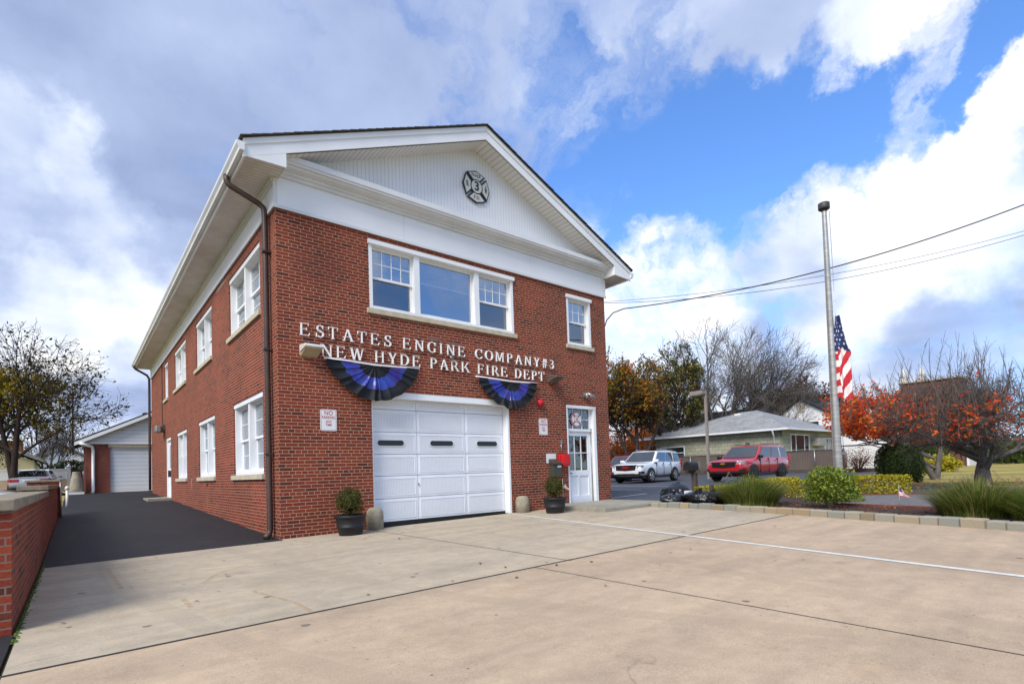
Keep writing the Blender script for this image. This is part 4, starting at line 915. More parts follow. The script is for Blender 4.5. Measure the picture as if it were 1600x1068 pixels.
def tree(name, label, cat, base, stems, lv, seed, bark='bark', leaves=None, r0=.2, grav=0., wob=.16, ang=(28, 55), up=.1, ratio=(.45, .75), seg=4, tipr=.004, group=None, leafn=0, leafsize=.1, leafspread=.3, leaffilter=None, thin=None, jit=0., shoots=0, shootlen=1., env=None, clump=0):
    """stems: list of (direction, length, radius factor). lv: children per level."""
    rr = random.Random(seed); root = empty(name, base, label, cat, group); base = Vector(base)
    tb = MB(); cb = MB(); tips = []
    def grow(p, d, Ln, r, lvl):
        n = seg if lvl < 2 else 3; pts = [p]; rs = [r]; dd = d.copy()
        rend = max(tipr, r * (.42 if lvl < len(lv) else .25))
        for i in range(n):
            dd = (dd + rv(rr) * wob * (.35 if lvl == 0 else 1) + Vector((0, 0, up * (1 - .0 * lvl) - grav * lvl))).normalized()
            nx_ = pts[-1] + dd * Ln / n
            if env and lvl > 0:
                q_ = nx_ - base; o_ = q_ - Vector(env[0]); e2 = (o_.x / env[1]) ** 2 + (o_.y / env[1]) ** 2 + (o_.z / (env[2] * (1 if o_.z > 0 else (1.7 if lvl < 2 else 1.1)))) ** 2
                if e2 > 1.0 + .45 * mnoise.noise(o_ * .8) + rr.random() * .25 and e2 > ((pts[-1] - base - Vector(env[0])).x / env[1]) ** 2 * 0 + .9:
                    if len(pts) < 2: return
                    rs[-1] = tipr; break
            pts.append(nx_); rs.append(r + (rend - r) * (i + 1) / n)
        tgt = tb if lvl < 2 else cb
        tgt.tube(pts, rs, 8 if lvl == 0 else (6 if lvl == 1 else (4 if lvl == 2 else 3)), caps=False)
        if lvl >= len(lv) - 1:
            tips.extend(pts[1:])
        if lvl >= len(lv): return
        k = lv[lvl]
        grow(pts[-1], (dd + rv(rr) * .25).normalized(), Ln * .62, rend, lvl + 1)
        for i in range(k):
            t = .30 + .70 * (i + rr.random() * .9) / k if lvl > 0 else .42 + .58 * (i + rr.random() * .8) / k
            t = min(t, 1); n = len(pts) - 1; x = t * n; j = min(int(x), n - 1); q = pts[j].lerp(pts[j + 1], x - j); rq = rs[j] + (rs[j + 1] - rs[j]) * (x - j)
            ax = (pts[j + 1] - pts[j]).normalized(); side = ax.cross(rv(rr)).normalized(); a = R(rr.uniform(*ang)) * (1 - .35 * (t > .9))
            nd_ = (ax * math.cos(a) + side * math.sin(a)).normalized()
            grow(q, nd_, Ln * rr.uniform(*ratio) * (1.08 - .35 * t), max(tipr, rq * rr.uniform(.5, .72)), lvl + 1)
    for d, Ln, rf, *hz_ in stems: grow(base + Vector((rr.uniform(-jit, jit), rr.uniform(-jit, jit), hz_[0] if hz_ else 0)), Vector(d).normalized(), Ln, r0 * rf, 0)
    for _ in range(shoots):
        q = rr.choice(tips); ln = shootlen * rr.uniform(.35, 1.1); d0 = (Vector((0, 0, 1)) + rv(rr) * .28).normalized(); m1 = q + d0 * ln * .5 + rv(rr) * ln * .04
        cb.tube([q - Vector((0, 0, .2)), q, m1, q + (d0 + rv(rr) * .06) * ln], [tipr * 2.2, tipr * 2, tipr * 1.5, tipr * .6], 3, caps=False)
        for k in range(3): w0 = q + d0 * ln * rr.uniform(.2, .9); cb.tube([w0, w0 + (d0 + rv(rr) * .6) * ln * .2], [tipr, tipr * .5], 3, caps=False)
    tb.build('trunk', bark, root, uv=False, fix=False)
    cb.build('twigs', bark, root, uv=False, fix=False)
    if leafn and leaves:
        if isinstance(leaves, str): leaves = [(leaves, None)]
        lb = MB(); k = 0; tries = 0
        while k < leafn and tries < leafn * 8:
            tries += 1; q = rr.choice(tips) + rv(rr) * leafspread * rr.random()
            if clump and mnoise.noise(q * clump) < .02 and rr.random() < .85: continue
            if leaffilter and rr.random() > leaffilter(q - base): continue
            m = leaves[0][0]
            if len(leaves) > 1: m = leaves[0][0] if leaves[0][1](q - base, rr) else leaves[1][0]
            leaf(lb, q, leafsize * rr.uniform(.6, 1.3), rr, m, .6); k += 1
        lb.build('foliage', None, root, uv=False, fix=False)
    return root
def planter(x, y, label, seed):
    z = gz(x, y); r_ = empty('planter', (x, y, z), label, 'planter', 'black tub planters beside the bay door')
    b = MB(); b.lathe([(.20, 0), (.205, .02), (.232, .13), (.24, .135), (.24, .165), (.234, .17), (.26, .31), (.285, .32), (.29, .345), (.275, .36), (.25, .36), (.24, .31)], (x, y, z), 32); b.build('tub', 'planter', r_)
    b = MB(); b.lathe([(.25, 0), (.18, .02), (.02, .03)], (x, y, z + .30), 16); b.build('soil', 'soil', r_)
    s = shrub('boxwood', label.replace('tub planter', 'clipped boxwood ball in the tub planter').replace('black plastic ', ''), 'shrub', (x, y, z + .60), (.235, .235, .235), 3800, .017, 'leaf_box', seed, 8, 'boxwood balls in the tubs', base=z + .33, thick=.6, lump=.38)
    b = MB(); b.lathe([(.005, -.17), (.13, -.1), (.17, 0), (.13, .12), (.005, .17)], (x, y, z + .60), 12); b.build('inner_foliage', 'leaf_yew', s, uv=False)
planter(1.07, -.50, 'black plastic tub planter standing left of the bay door', 11)
planter(5.78, -.96, 'black plastic tub planter right of the bay door', 12)
def small_flag(x, y, z, h, ang, label, w_=.22, droop=.6):
    r_ = empty('small_flag', (x, y, z), label, 'flag', 'little flags stuck in the soil')
    d = Vector((math.cos(ang), math.sin(ang), 0)); b = MB(); b.tube([(x, y, z), (x, y, z + h)], .005, 5); b.lathe([(.001, 0), (.009, .01), (.001, .03)], (x, y, z + h), 6); b.build('stick', 'stone_sill', r_)
    b = MB(); n, m_ = 13, 12; P = []
    H_ = w_ * .75
    for j in range(n + 1):
        for i in range(m_ + 1):
            u, v = i / m_, j / n
            # hangs from the stick: fly end droops down
            px_ = d * (u * w_ * (.35 + .5 * v)) + Vector((-d.y, d.x, 0)) * (.018 * math.sin(u * 7 + v * 3)); zz_ = z + h - .01 - v * H_ * (1 - .15 * u) - u * w_ * droop * (1 - .3 * v)
            P.append((x + px_.x, y + px_.y, zz_))
    for j in range(n):
        for i in range(m_):
            canton = i < 5 and j < 7; mat_ = 'flag_blue' if canton else ('flag_red' if j % 2 == 0 else 'flag_white')
            q = [j * (m_ + 1) + i, j * (m_ + 1) + i + 1, (j + 1) * (m_ + 1) + i + 1, (j + 1) * (m_ + 1) + i]; b.add([P[k] for k in q], [(0, 1, 2, 3)], mat_)
    b.build('cloth', None, r_, uv=False, fix=False)
small_flag(5.88, -1.14, .36, .46, -.6, 'little stars and stripes flag in the right tub planter', .24, .55)

# ================================================================ LEFT SIDE
# brick boundary wall
bw = empty('boundary_wall', (-3.3, 2, 0), 'low red brick boundary wall with stone coping along the driveway', 'wall')
b = MB(); WX0, WX1 = -3.47, -3.155
def wseg(b, x0, x1, y0, y1, z1, zb=None): b.box(x0, x1, y0, y1, -.3, z1)
wseg(b, WX0, WX1, -4.2, 2.35, .89); wseg(b, WX0 - .01, WX1 + .0, 2.36, 9.0, 1.0)
b.build('brickwork', 'old_brick', bw)
b = MB(); b.box(WX0 - .05, WX1 + .025, -4.24, 2.34, .892, .985); b.box(WX0 - .07, WX1 + .025, 2.33, 9.05, 1.002, 1.085); o = b.build('coping', 'stone_cap', bw, bevel=.012)
b = MB(); b.box(WX0 - .3, WX1 + .04, 9.06, 9.6, 0, 1.17); b.build('end_pier', 'old_brick', bw); b = MB(); b.box(WX0 - .34, WX1 + .07, 9.02, 9.64, 1.172, 1.235); b.build('pier_cap', 'stone_cap', bw, bevel=.01)
b = MB(); b.tube([(-3.09, 8.9, .2), (-3.09, 8.9, 1.16)], .025, 6); tag(b.build('metal_post', 'galvanised'), 'thin grey metal post standing against the pier of the boundary wall', 'post')
# tarmac left of the wall end
b = MB(); b.prism([(-8, -18), (-3.14, -18), (-3.14, -4.25), (-8, -4.25)], -.15, -.045); struct(b, 'roadside', 'asphalt_black')
b = MB(); b.box(-14, -3.5, -4, 40, -.2, -.02); b.v = [(x, y, z if z < -.1 else gz(x, y) - .02) for x, y, z in b.v]; struct(b, 'neighbour_yard', 'asphalt_lot')
# detached garage behind
GY = 25.0
ga = empty('rear_garage', (1, GY, .63), 'detached brick garage with white roller door and white gable behind the fire house', 'garage')
b = MB(); b.box(-2.40, -1.39, GY, GY + 7, .3, 3.17); b.box(-1.39, 2.3, GY + .25, GY + 7, .3, 3.16); b.box(2.3, 4.6, GY, GY + 7, .3, 3.17); b.build('brick_wall', 'far_brick', ga)
b = MB(); b.box(-1.385, 2.295, GY + .12, GY + .2, .62, 2.99); b.build('roller_door', 'roller_slats', ga)
b = MB(); b.box(-1.45, 2.36, GY - .02, GY + .16, 2.99, 3.16); b.build('door_header', 'stone_sill', ga)
b = MB(); gx = 1.1; b.prism([(-2.5, 3.22), (4.7, 3.22), (gx, 5.05)], GY - .05, GY + 6.9, None, 1); b.build('gable', 'clapboard', ga)
b = MB()
for s_ in (-1, 1):
    xe = gx + s_ * 3.95; b.add([(gx, GY - .35, 5.20), (xe, GY - .35, 3.22), (xe, GY + 7.2, 3.22), (gx, GY + 7.2, 5.20), (gx, GY - .35, 5.27), (xe, GY - .35, 3.29), (xe, GY + 7.2, 3.29), (gx, GY + 7.2, 5.27)], [(0, 1, 2, 3), (4, 5, 6, 7), (0, 1, 5, 4), (1, 2, 6, 5), (2, 3, 7, 6)])
b.build('roof', 'shingle_dark', ga)
b = MB()
for s_ in (-1, 1):
    xe = gx + s_ * 3.93; b.add([(gx, GY - .37, 5.19), (xe, GY - .37, 3.21), (xe, GY - .37, 3.04), (gx, GY - .37, 5.01), (gx, GY - .34, 5.19), (xe, GY - .34, 3.21), (xe, GY - .34, 3.04), (gx, GY - .34, 5.01)], [(0, 1, 2, 3), (4, 5, 6, 7), (0, 1, 5, 4), (2, 3, 7, 6)])
b.box(-2.5, 4.7, GY - .08, GY + .0, 3.15, 3.23); b.build('white_trim', 'white_paint', ga)
b = MB(); b.tube([(-2.62, GY - .36, 3.16), (-2.45, GY - .36, 3.1), (-2.12, GY - .12, 3.0), (-2.08, GY - .06, 2.8), (-2.08, GY - .06, .75), (-2.12, GY - .16, .62)], .07, 8); b.build('downspout', 'white_paint', ga)
b = MB(); b.lathe([(.09, 0), (.09, .3), (.14, .32), (.13, .42), (.01, .46)], (.4, GY + 3, 4.75), 10); b.build('roof_vent', 'black_plastic', ga)
b = MB(); b.tube([(-2.9, GY + 5, 2.8), (-2.9, GY + 5, 6.4)], .04, 6); tag(b.build('utility_pole', 'bark_grey'), 'thin distant pole rising just left of the rear garage', 'pole')
# hopper-shaped planter, drain post
b = MB(); x, y = -2.75, 24.6; b.lathe([(.31, 0), (.29, .2), (.20, .75), (.16, .98), (.17, 1.02), (.14, 1.02)], (x, y, .70), 14); tag(b.build('concrete_pot', 'bollard'), 'tall tapering concrete pot by the left wall of the rear garage', 'pot')
b = MB(); b.box(-3.15, -2.45, 24.2, 25.0, .55, .70); tag(b.build('pot_base', 'sign_white'), 'low white slab under the tall concrete pot', 'slab')
b = MB(); b.tube([(-2.48, 24.75, .6), (-2.48, 24.75, 1.75)], .035, 7); tag(b.build('purple_pipe', 'emblem_pink'), 'dull pink pipe standing beside the concrete pot', 'pipe')
b = MB(); b.tube([(-3.0, 13.5, .3), (-3.0, 13.5, .95)], .04, 6); b.lathe([(.07, 0), (.05, .08), (.005, .12)], (-3.0, 13.5, .93), 8); tag(b.build('standpipe', 'sign_white'), 'small white standpipe beyond the pier of the boundary wall', 'standpipe')
# white vinyl fence
vf = empty('vinyl_fence', (-6, 31, .6), 'white vinyl panel fence with peach lower boards behind the parked cars', 'fence')
b = MB(); b.box(-13, -3.2, 33.0, 33.06, .7, 1.45); b.build('lower_panel', 'peach_panel', vf)
b = MB(); b.box(-13, -3.2, 32.99, 33.07, 1.45, 2.0); b.box(-13, -3.2, 32.97, 33.09, 2.0, 2.08); b.build('upper_panel', 'vinyl_white', vf)
for x in (-3.1, -5.6, -8.1, -10.6): b = MB(); b.box(x - .09, x + .09, 32.94, 33.12, .6, 2.2); b.lathe([(.12, 0), (.12, .04), (.05, .07), (.07, .12), (.005, .2)], (x, 33.03, 2.2), 10); b.build('post', 'vinyl_white', vf)
b = MB(); b.box(-3.0, -1.6, 33.1, 33.2, .6, 2.05); b.box(-2.98, -2.88, 33.0, 33.1, .5, 2.15); tag(b.build('grey_fence', 'weathered_wood'), 'short dark grey fence between the white fence and the rear garage', 'fence')
# yellow house far left
yh = empty('yellow_house', (-11, 48, .7), 'pale yellow sided house behind the white fence at far left', 'house')
b = MB(); b.prism([(-16.5, .5), (-5.4, .5), (-5.4, 3.1), (-10.8, 5.7), (-16.5, 3.1)], 48, 58, None, 1); b.build('wall', 'yellow_siding', yh)
b = MB()
for s_ in (-1, 1):
    xe = -10.8 + s_ * 6.0; b.add([(-10.8, 47.5, 5.85), (xe, 47.5, 3.0), (xe, 58.4, 3.0), (-10.8, 58.4, 5.85), (-10.8, 47.5, 6.05), (xe, 47.5, 3.2), (xe, 58.4, 3.2), (-10.8, 58.4, 6.05)], [(0, 1, 2, 3), (4, 5, 6, 7), (0, 1, 5, 4), (1, 2, 6, 5), (2, 3, 7, 6)])
b.build('roof', 'roof_tan', yh)
b = MB(); b.box(-7.2, -6.3, 52, 52.8, 3.6, 5.0); b.build('chimney', 'far_brick', yh)
b = MB(); b.box(-14.5, -8.5, 45, 48, 2.1, 2.5); b.build('porch_roof', 'roof_charcoal', yh)
wh2 = empty('distant_house', (-4, 60, 1), 'small white-roofed house far off between the yellow house and the rear garage', 'house')
b = MB(); b.prism([(-6.6, .5), (-1.5, .5), (-1.5, 3.6), (-4, 5.2), (-6.6, 3.6)], 62, 70, None, 1); b.build('wall', 'house_white', wh2)
b = MB()
for s_ in (-1, 1):
    xe = -4 + s_ * 3.1; b.add([(-4, 61.5, 5.3), (xe, 61.5, 3.3), (xe, 70.4, 3.3), (-4, 70.4, 5.3), (-4, 61.5, 5.5), (xe, 61.5, 3.5), (xe, 70.4, 3.5), (-4, 70.4, 5.5)], [(0, 1, 2, 3), (4, 5, 6, 7), (0, 1, 5, 4), (1, 2, 6, 5), (2, 3, 7, 6)])
b.build('roof', 'roof_grey', wh2)
shrub('hedge', 'dark green hedge between the grey fence and the distant house', 'hedge', (-2.9, 37, 1.75), (1.7, .8, .95), 1500, .12, 'leaf_dark', 21, 3)
b = MB(); b.lathe([(2.2, 0), (1.6, .22), (.6, .35), (.01, .4)], (-5.2, 27.5, .55), 18); struct(b, 'mulch_mound', 'mulch')
# trees at the left
rgt_ = Vector((CR.x, CR.y, 0)).normalized()
def lt_filter(q):
    return .95 if q.dot(rgt_) < 1.6 and q.z < 6.2 else .22
tree('maple_tree', 'half-bare maple with two stems and olive leaves at the far left', 'tree', (-5.2, 27.5, .7), [((-.10, .06, 1), 4.2, 1), ((.12, -.10, 1), 4.2, 1.05)], [8, 6, 5, 4], 5, 'bark_dark', [('leaf_olive', lambda q, rr: q.dot(rgt_) < 1.6 and q.z < 6.2 and rr.random() < .93), ('leaf_brown', None)], r0=.17, up=.03, ang=(35, 70), ratio=(.62, .9), leafn=10500, leafsize=.085, leafspread=.3, leaffilter=lt_filter, tipr=.008, jit=.12, env=((0, 0, 5.0), 4.3, 3.7))
tree('bare_tree', 'small grey bare tree beyond the rear garage at left', 'tree', (-4.6, 52, .7), [((.1, 0, 1), 3.6, 1), ((-.3, 0, 1), 3.4, .9), ((.4, .2, 1), 3.2, .8)], [5, 5, 4, 3], 15, 'bark_grey', r0=.13, tipr=.014, ang=(25, 50))

# ================================================================ CARS
def make_car(name, label, cat, paint, kind='suv', group='vehicles in the lot', grille='bars', plate=True, hz=1.0):
    """x forward, z up, centred on the wheels"""
    suv = kind == 'suv'
    root = empty(name, (0, 0, 0), label, cat, group)
    Lh = 2.62 if suv else 2.35; wd = 1.0 if suv else .90
    if suv:
        st = [(-2.66, .52, .95, .80), (-2.60, .38, 1.18, .93), (-2.2, .34, 1.22, .99), (-1.0, .30, 1.22, 1.0), (.9, .30, 1.20, 1.0), (1.35, .32, 1.19, .995), (1.9, .34, 1.16, .985), (2.35, .36, 1.12, .96), (2.56, .42, 1.04, .90), (2.66, .50, .90, .80)]
    else:
        st = [(-2.38, .45, .80, .70), (-2.30, .32, .98, .80), (-1.9, .27, 1.02, .88), (-.9, .24, .97, .90), (.7, .24, .95, .90), (1.1, .24, .94, .90), (1.7, .26, .86, .88), (2.1, .28, .78, .84), (2.32, .34, .68, .76), (2.38, .42, .60, .66)]
    b = MB(); V = []
    for x, zb, zt, w_ in st:
        zm = (zb + zt) / 2
        half = [(w_ * .80, zb), (w_ * .97, zb + .10), (w_ * 1.0, zm), (w_ * .985, zt - .18), (w_ * .95, zt - .07), (w_ * .84, zt - .01), (w_ * .45, zt + .012), (0, zt + .015)]
        ring = [(x, y, z) for y, z in half] + [(x, -y, z) for y, z in half[-2::-1]]
        V.append(ring)
    n = len(V[0]); vs = [p for r_ in V for p in r_]; fs_ = []
    for i in range(len(V) - 1):
        for k in range(n): fs_.append((i * n + k, i * n + (k + 1) % n, (i + 1) * n + (k + 1) % n, (i + 1) * n + k))
    fs_ += [tuple(range(n))[::-1], tuple(range((len(V) - 1) * n, len(V) * n))]
    b.add(vs, fs_, None, True)
    body = b.build('body', paint, root, uv=False)
    sb = body.modifiers.new('s', 'SUBSURF'); sb.levels = sb.render_levels = 2
    # cabin
    if suv: bx = [(-2.50, 1.12, -2.36, 1.83), (1.22, 1.14, .30, 1.86)]; rw, bw_ = .76, .94; zr = 1.86
    else: bx = [(-1.75, .95, -1.05, 1.40), (1.15, .90, .25, 1.42)]; rw, bw_ = .60, .82; zr = 1.42
    (rx0, rz0, rx1, rz1), (fx0, fz0, fx1, fz1) = bx; mx_ = (rx1 + fx1) / 2
    c = MB()
    pts = [(rx0, bw_, rz0), (fx0, bw_, fz0), (fx1, rw, fz1 - .02), (mx_, rw, zr + .03), (rx1, rw, rz1 - .02)]
    vs = pts + [(x, -y, z) for x, y, z in pts] + [(fx1, 0, fz1 + .01), (mx_, 0, zr + .065), (rx1, 0, rz1 + .01)]
    c.add(vs, [(0, 1, 2, 3, 4), (5, 9, 8, 7, 6), (1, 6, 7, 10, 2), (0, 4, 12, 9, 5), (2, 10, 11, 3), (10, 7, 8, 11), (3, 11, 12, 4), (11, 8, 9, 12)])
    c.build('cabin', paint, root, uv=False, bevel=.05)
    def side_pt(u, v, s_, off):   # u along, v up on the slanted cabin side
        x = (rx0 + (fx0 - rx0) * u) * (1 - v) + (rx1 + (fx1 - rx1) * u) * v; z = (rz0 + (fz0 - rz0) * u) * (1 - v) + (rz1 + (fz1 - rz1) * u) * v; y = bw_ + (rw - bw_) * v
        return (x, s_ * (y + off), z + off * .3)
    wins = [(.03, .28), (.30, .58), (.60, .95)] if suv else [(.10, .46), (.50, .92)]
    for s_ in (-1, 1):
        for u0, u1 in wins:
            q = [(u0, .12), (u1, .12), (min(u1, .985), .88), (u0 + .01, .88)]
            w_ = MB(); w_.add([side_pt(u, v, s_, .014) for u, v in q] + [side_pt(u, v, s_, -.02) for u, v in q], [(0, 1, 2, 3), (4, 5, 6, 7), (0, 1, 5, 4), (1, 2, 6, 5), (2, 3, 7, 6), (3, 0, 4, 7)]); w_.build('side_window', 'car_glass', root, uv=False)
    def cross_pt(x0, z0, x1, z1, u, v, off):
        x = x0 + (x1 - x0) * v; z = z0 + (z1 - z0) * v; hw = (bw_ + (rw - bw_) * v) * .96; return (x + off, (2 * u - 1) * hw, z + abs(off) * .4)
    for nm, (x0, z0, x1, z1), off in (('windscreen', (fx0, fz0, fx1, fz1), .022), ('rear_window', (rx0, rz0, rx1, rz1), -.022)):
        w_ = MB(); q = [(0.03, .12), (.97, .12), (.95, .93), (.05, .93)] if nm == 'windscreen' else [(.08, .2), (.92, .2), (.9, .9), (.1, .9)]
        w_.add([cross_pt(x0, z0, x1, z1, u, v, off) for u, v in q] + [cross_pt(x0, z0, x1, z1, u, v, 0) for u, v in q], [(0, 1, 2, 3), (4, 5, 6, 7), (0, 1, 5, 4), (1, 2, 6, 5), (2, 3, 7, 6), (3, 0, 4, 7)]); w_.build(nm, 'car_glass', root, uv=False)
    # wheels with dark arches
    wr = .40 if suv else .33; ax = (1.62, -1.46) if suv else (1.42, -1.38)
    for x in ax:
        for s_ in (-1, 1):
            a = MB(); n2 = 18
            ring = [(x + (wr + .085) * math.cos(math.pi * k / n2), wr + (wr + .085) * math.sin(math.pi * k / n2)) for k in range(n2 + 1)]
            pts = [(px_, max(z, .30)) for px_, z in ring]; y0 = s_ * (wd - .12); y1 = s_ * (wd + .006)
            a.prism(pts, min(y0, y1), max(y0, y1), None, 1); a.build('wheel_arch', 'trim_black', root, uv=False)
            y = s_ * (wd - .10)
            w_ = MB(); w_.lathe([(wr * .6, -.12), (wr * .93, -.12), (wr, -.08), (wr, .08), (wr * .93, .12), (wr * .6, .12)], (x, s_ * (wd - .085), wr), 24, axis=1); wo = w_.build('wheel', 'tyre', root, uv=False)
            r_ = MB(); r_.lathe([(wr * .66, 0), (wr * .66, s_ * .012), (wr * .58, s_ * .015), (wr * .56, s_ * .002)], (x, s_ * (wd + .03), wr), 24, axis=1)
            for k in range(6):
                an = k * math.pi / 3 + .3; d = Vector((math.cos(an), 0, math.sin(an))); e_ = Vector((-d.z, 0, d.x)); c0 = Vector((x, s_ * (wd + .05), wr))
                vs = [c0 + d * .03 - e_ * .045, c0 + d * wr * .62 - e_ * .03, c0 + d * wr * .62 + e_ * .03, c0 + d * .03 + e_ * .045]; r_.add(vs + [v - Vector((0, s_ * .03, 0)) for v in vs], [(0, 1, 2, 3), (7, 6, 5, 4), (0, 1, 5, 4), (1, 2, 6, 5), (2, 3, 7, 6), (3, 0, 4, 7)])
            r_.lathe([(.06, 0), (.06, s_ * .055), (.01, s_ * .06)], (x, s_ * (wd + .005), wr), 12, axis=1)
            r_.build('rim', 'rim' if paint != 'car_red' else 'rim_dark', wo, uv=False)
    F_ = Lh
    if suv:
        t = MB(); t.box(-2.3, 2.3, -wd * .93, wd * .93, .26, .42); t.build('sill_trim', 'trim_black', root, uv=False)
        t = MB(); t.prism([(2.45, -.62), (2.64, -.60), (2.685, 0), (2.64, .60), (2.45, .62)], .72, 1.02); go = t.build('grille', 'trim_black', root, uv=False, bevel=.02)
        t = MB()
        if grille == 'bars':
            for z in (.76, .84, .92, .98): t.prism([(2.55, -.56), (2.65, -.54), (2.70, 0), (2.65, .54), (2.55, .56)], z, z + .028)
            t.prism([(2.55, -.66), (2.63, -.64), (2.695, 0), (2.63, .64), (2.55, .66)], 1.02, 1.045)
        else:
            for z in (.78, .86): t.prism([(2.55, -.58), (2.65, -.56), (2.70, 0), (2.65, .56), (2.55, .58)], z, z + .012)
            t.prism([(2.5, -.80), (2.60, -.78), (2.705, 0), (2.60, .78), (2.5, .80)], .985, 1.0)
        t.build('grille_bar', 'chrome' if grille == 'bars' else 'trim_black', go, uv=False)
        if grille == 'bars': text_mesh('GMC', .15, 'alarm_red', go, (2.712, 0, .89), (R(90), 0, R(90)), 'badge', sx=1.3, bold=.004)
        else:
            t = MB(); t.prism([(-.13, -.03), (-.05, -.03), (-.05, -.05), (.05, -.05), (.05, -.03), (.13, -.03), (.11, .03), (.05, .03), (.05, .05), (-.05, .05), (-.05, .03), (-.11, .03)], 2.70, 2.715, None, 0); t.v = [(x, y, z + .93) for x, y, z in t.v]; t.build('badge', 'gold_badge', go, uv=False)
        for s_ in (-1, 1):
            t = MB(); t.prism([(2.33, s_ * .93), (2.52, s_ * .90), (2.66, s_ * .66), (2.40, s_ * .64)], .86, 1.03); t.build('headlight', 'head_lamp', root, uv=False, bevel=.02)
            t = MB(); t.prism([(2.33, s_ * .97), (2.56, s_ * .90), (2.64, s_ * .74), (2.40, s_ * .70)], .55, .68); t.build('fog_recess', 'trim_black', root, uv=False, bevel=.02)
            t = MB(); t.box(.93, 1.12, min(s_ * .93, s_ * 1.16), max(s_ * .93, s_ * 1.16), 1.17, 1.34); t.build('mirror', paint if grille == 'bars' else 'trim_black', root, uv=False, bevel=.04)
            t = MB(); t.box(-2.63, -2.45, min(s_ * .80, s_ * .955), max(s_ * .80, s_ * .955), .85, 1.35); t.build('tail_lamp', 'tail_lamp', root, uv=False, bevel=.02)
            t = MB(); t.tube([(-2.0, s_ * .66, 1.93), (.1, s_ * .66, 1.94)], .018, 6); t.build('roof_rail', 'chrome' if grille == 'bars' else 'trim_black', root, uv=False)
            for xd in (.92, .0, -.98): t = MB(); t.box(xd, xd + .012, min(s_ * .5, s_ * 1.0035), max(s_ * .5, s_ * 1.0035), .45, 1.16); t.build('door_gap', 'trim_black', root, uv=False)
            t = MB(); [t.box(xd, xd + .2, min(s_ * .98, s_ * 1.03), max(s_ * .98, s_ * 1.03), 1.01, 1.045) for xd in (.10, -.86)]; t.build('door_handle', 'chrome' if grille == 'bars' else paint, root, uv=False)
        t = MB(); t.prism([(2.4, -.82), (2.60, -.80), (2.69, 0), (2.60, .80), (2.4, .82)], .44, .56); t.build('intake', 'trim_black', root, uv=False, bevel=.01)
        t = MB(); t.prism([(2.4, -.60), (2.62, -.58), (2.70, 0), (2.62, .58), (2.4, .60)], .47, .52); t.build('skid_bar', 'chrome', root, uv=False)
        t = MB(); t.box(-.1, .3, -.02, .02, 1.93, 2.02); t.build('roof_fin', 'trim_black', root, uv=False, bevel=.01)
    else:
        for s_ in (-1, 1):
            t = MB(); t.prism([(-2.20, s_ * .86), (-2.37, s_ * .76), (-2.39, s_ * .40), (-2.2, s_ * .40)], .72, .88); t.build('tail_lamp', 'tail_lamp', root, uv=False, bevel=.02)
            t = MB(); t.prism([(2.0, s_ * .84), (2.24, s_ * .78), (2.36, s_ * .50), (2.1, s_ * .50)], .58, .70); t.build('headlight', 'head_lamp', root, uv=False, bevel=.02)
            t = MB(); t.box(.75, .9, min(s_ * .85, s_ * 1.02), max(s_ * .85, s_ * 1.02), .95, 1.07); t.build('mirror', paint, root, uv=False, bevel=.03)
        t = MB(); t.box(-2.41, -2.36, -.26, .26, .74, .86); t.build('number_plate', 'sign_white', root, uv=False)
        t = MB(); t.box(-2.2, 2.2, -.84, .84, .2, .34); t.build('sill_trim', 'trim_black', root, uv=False)
    return root
def place(o, x, y, z, rz, sc_=(1, 1, 1)): o.location = (x, y, z); o.rotation_euler = (0, 0, R(rz)); o.scale = sc_; return o
def head(px, py, dist, z=None):
    p = at(px, py, dist); return p
wsuv = make_car('parked_suv', 'white parked SUV with barred chrome grille, between the brick corner and the lamp post', 'suv', 'car_white')
rsuv = make_car('parked_suv', 'red parked SUV with gold badge and black grille, right of the lamp post', 'suv', 'car_red', grille='mesh')
r2 = make_car('parked_suv', 'red vehicle mostly hidden between the brick corner and the white SUV', 'suv', 'car_red', grille='mesh')
place(wsuv, 24.2, 9.85, .12, -170, (1.06, 1.06, 1.0)); place(rsuv, 26.0, 4.4, .12, -179, (1.1, 1.08, 1.02)); place(r2, 26.6, 13.3, .12, -170, (1, 1, .92))
sed = make_car('parked_sedan', 'silver parked sedan seen from behind, over the boundary wall', 'sedan', 'car_silver', 'sedan', 'sedans beyond the boundary wall')
sed2 = make_car('parked_sedan', 'white parked sedan at the left edge, nearer than the silver one', 'sedan', 'car_white', 'sedan', 'sedans beyond the boundary wall')
place(sed, -4.45, 29.3, .63, 86, (1, 1, .92)); place(sed2, -5.75, 6.4, .15, -30, (1, 1, 1.0))

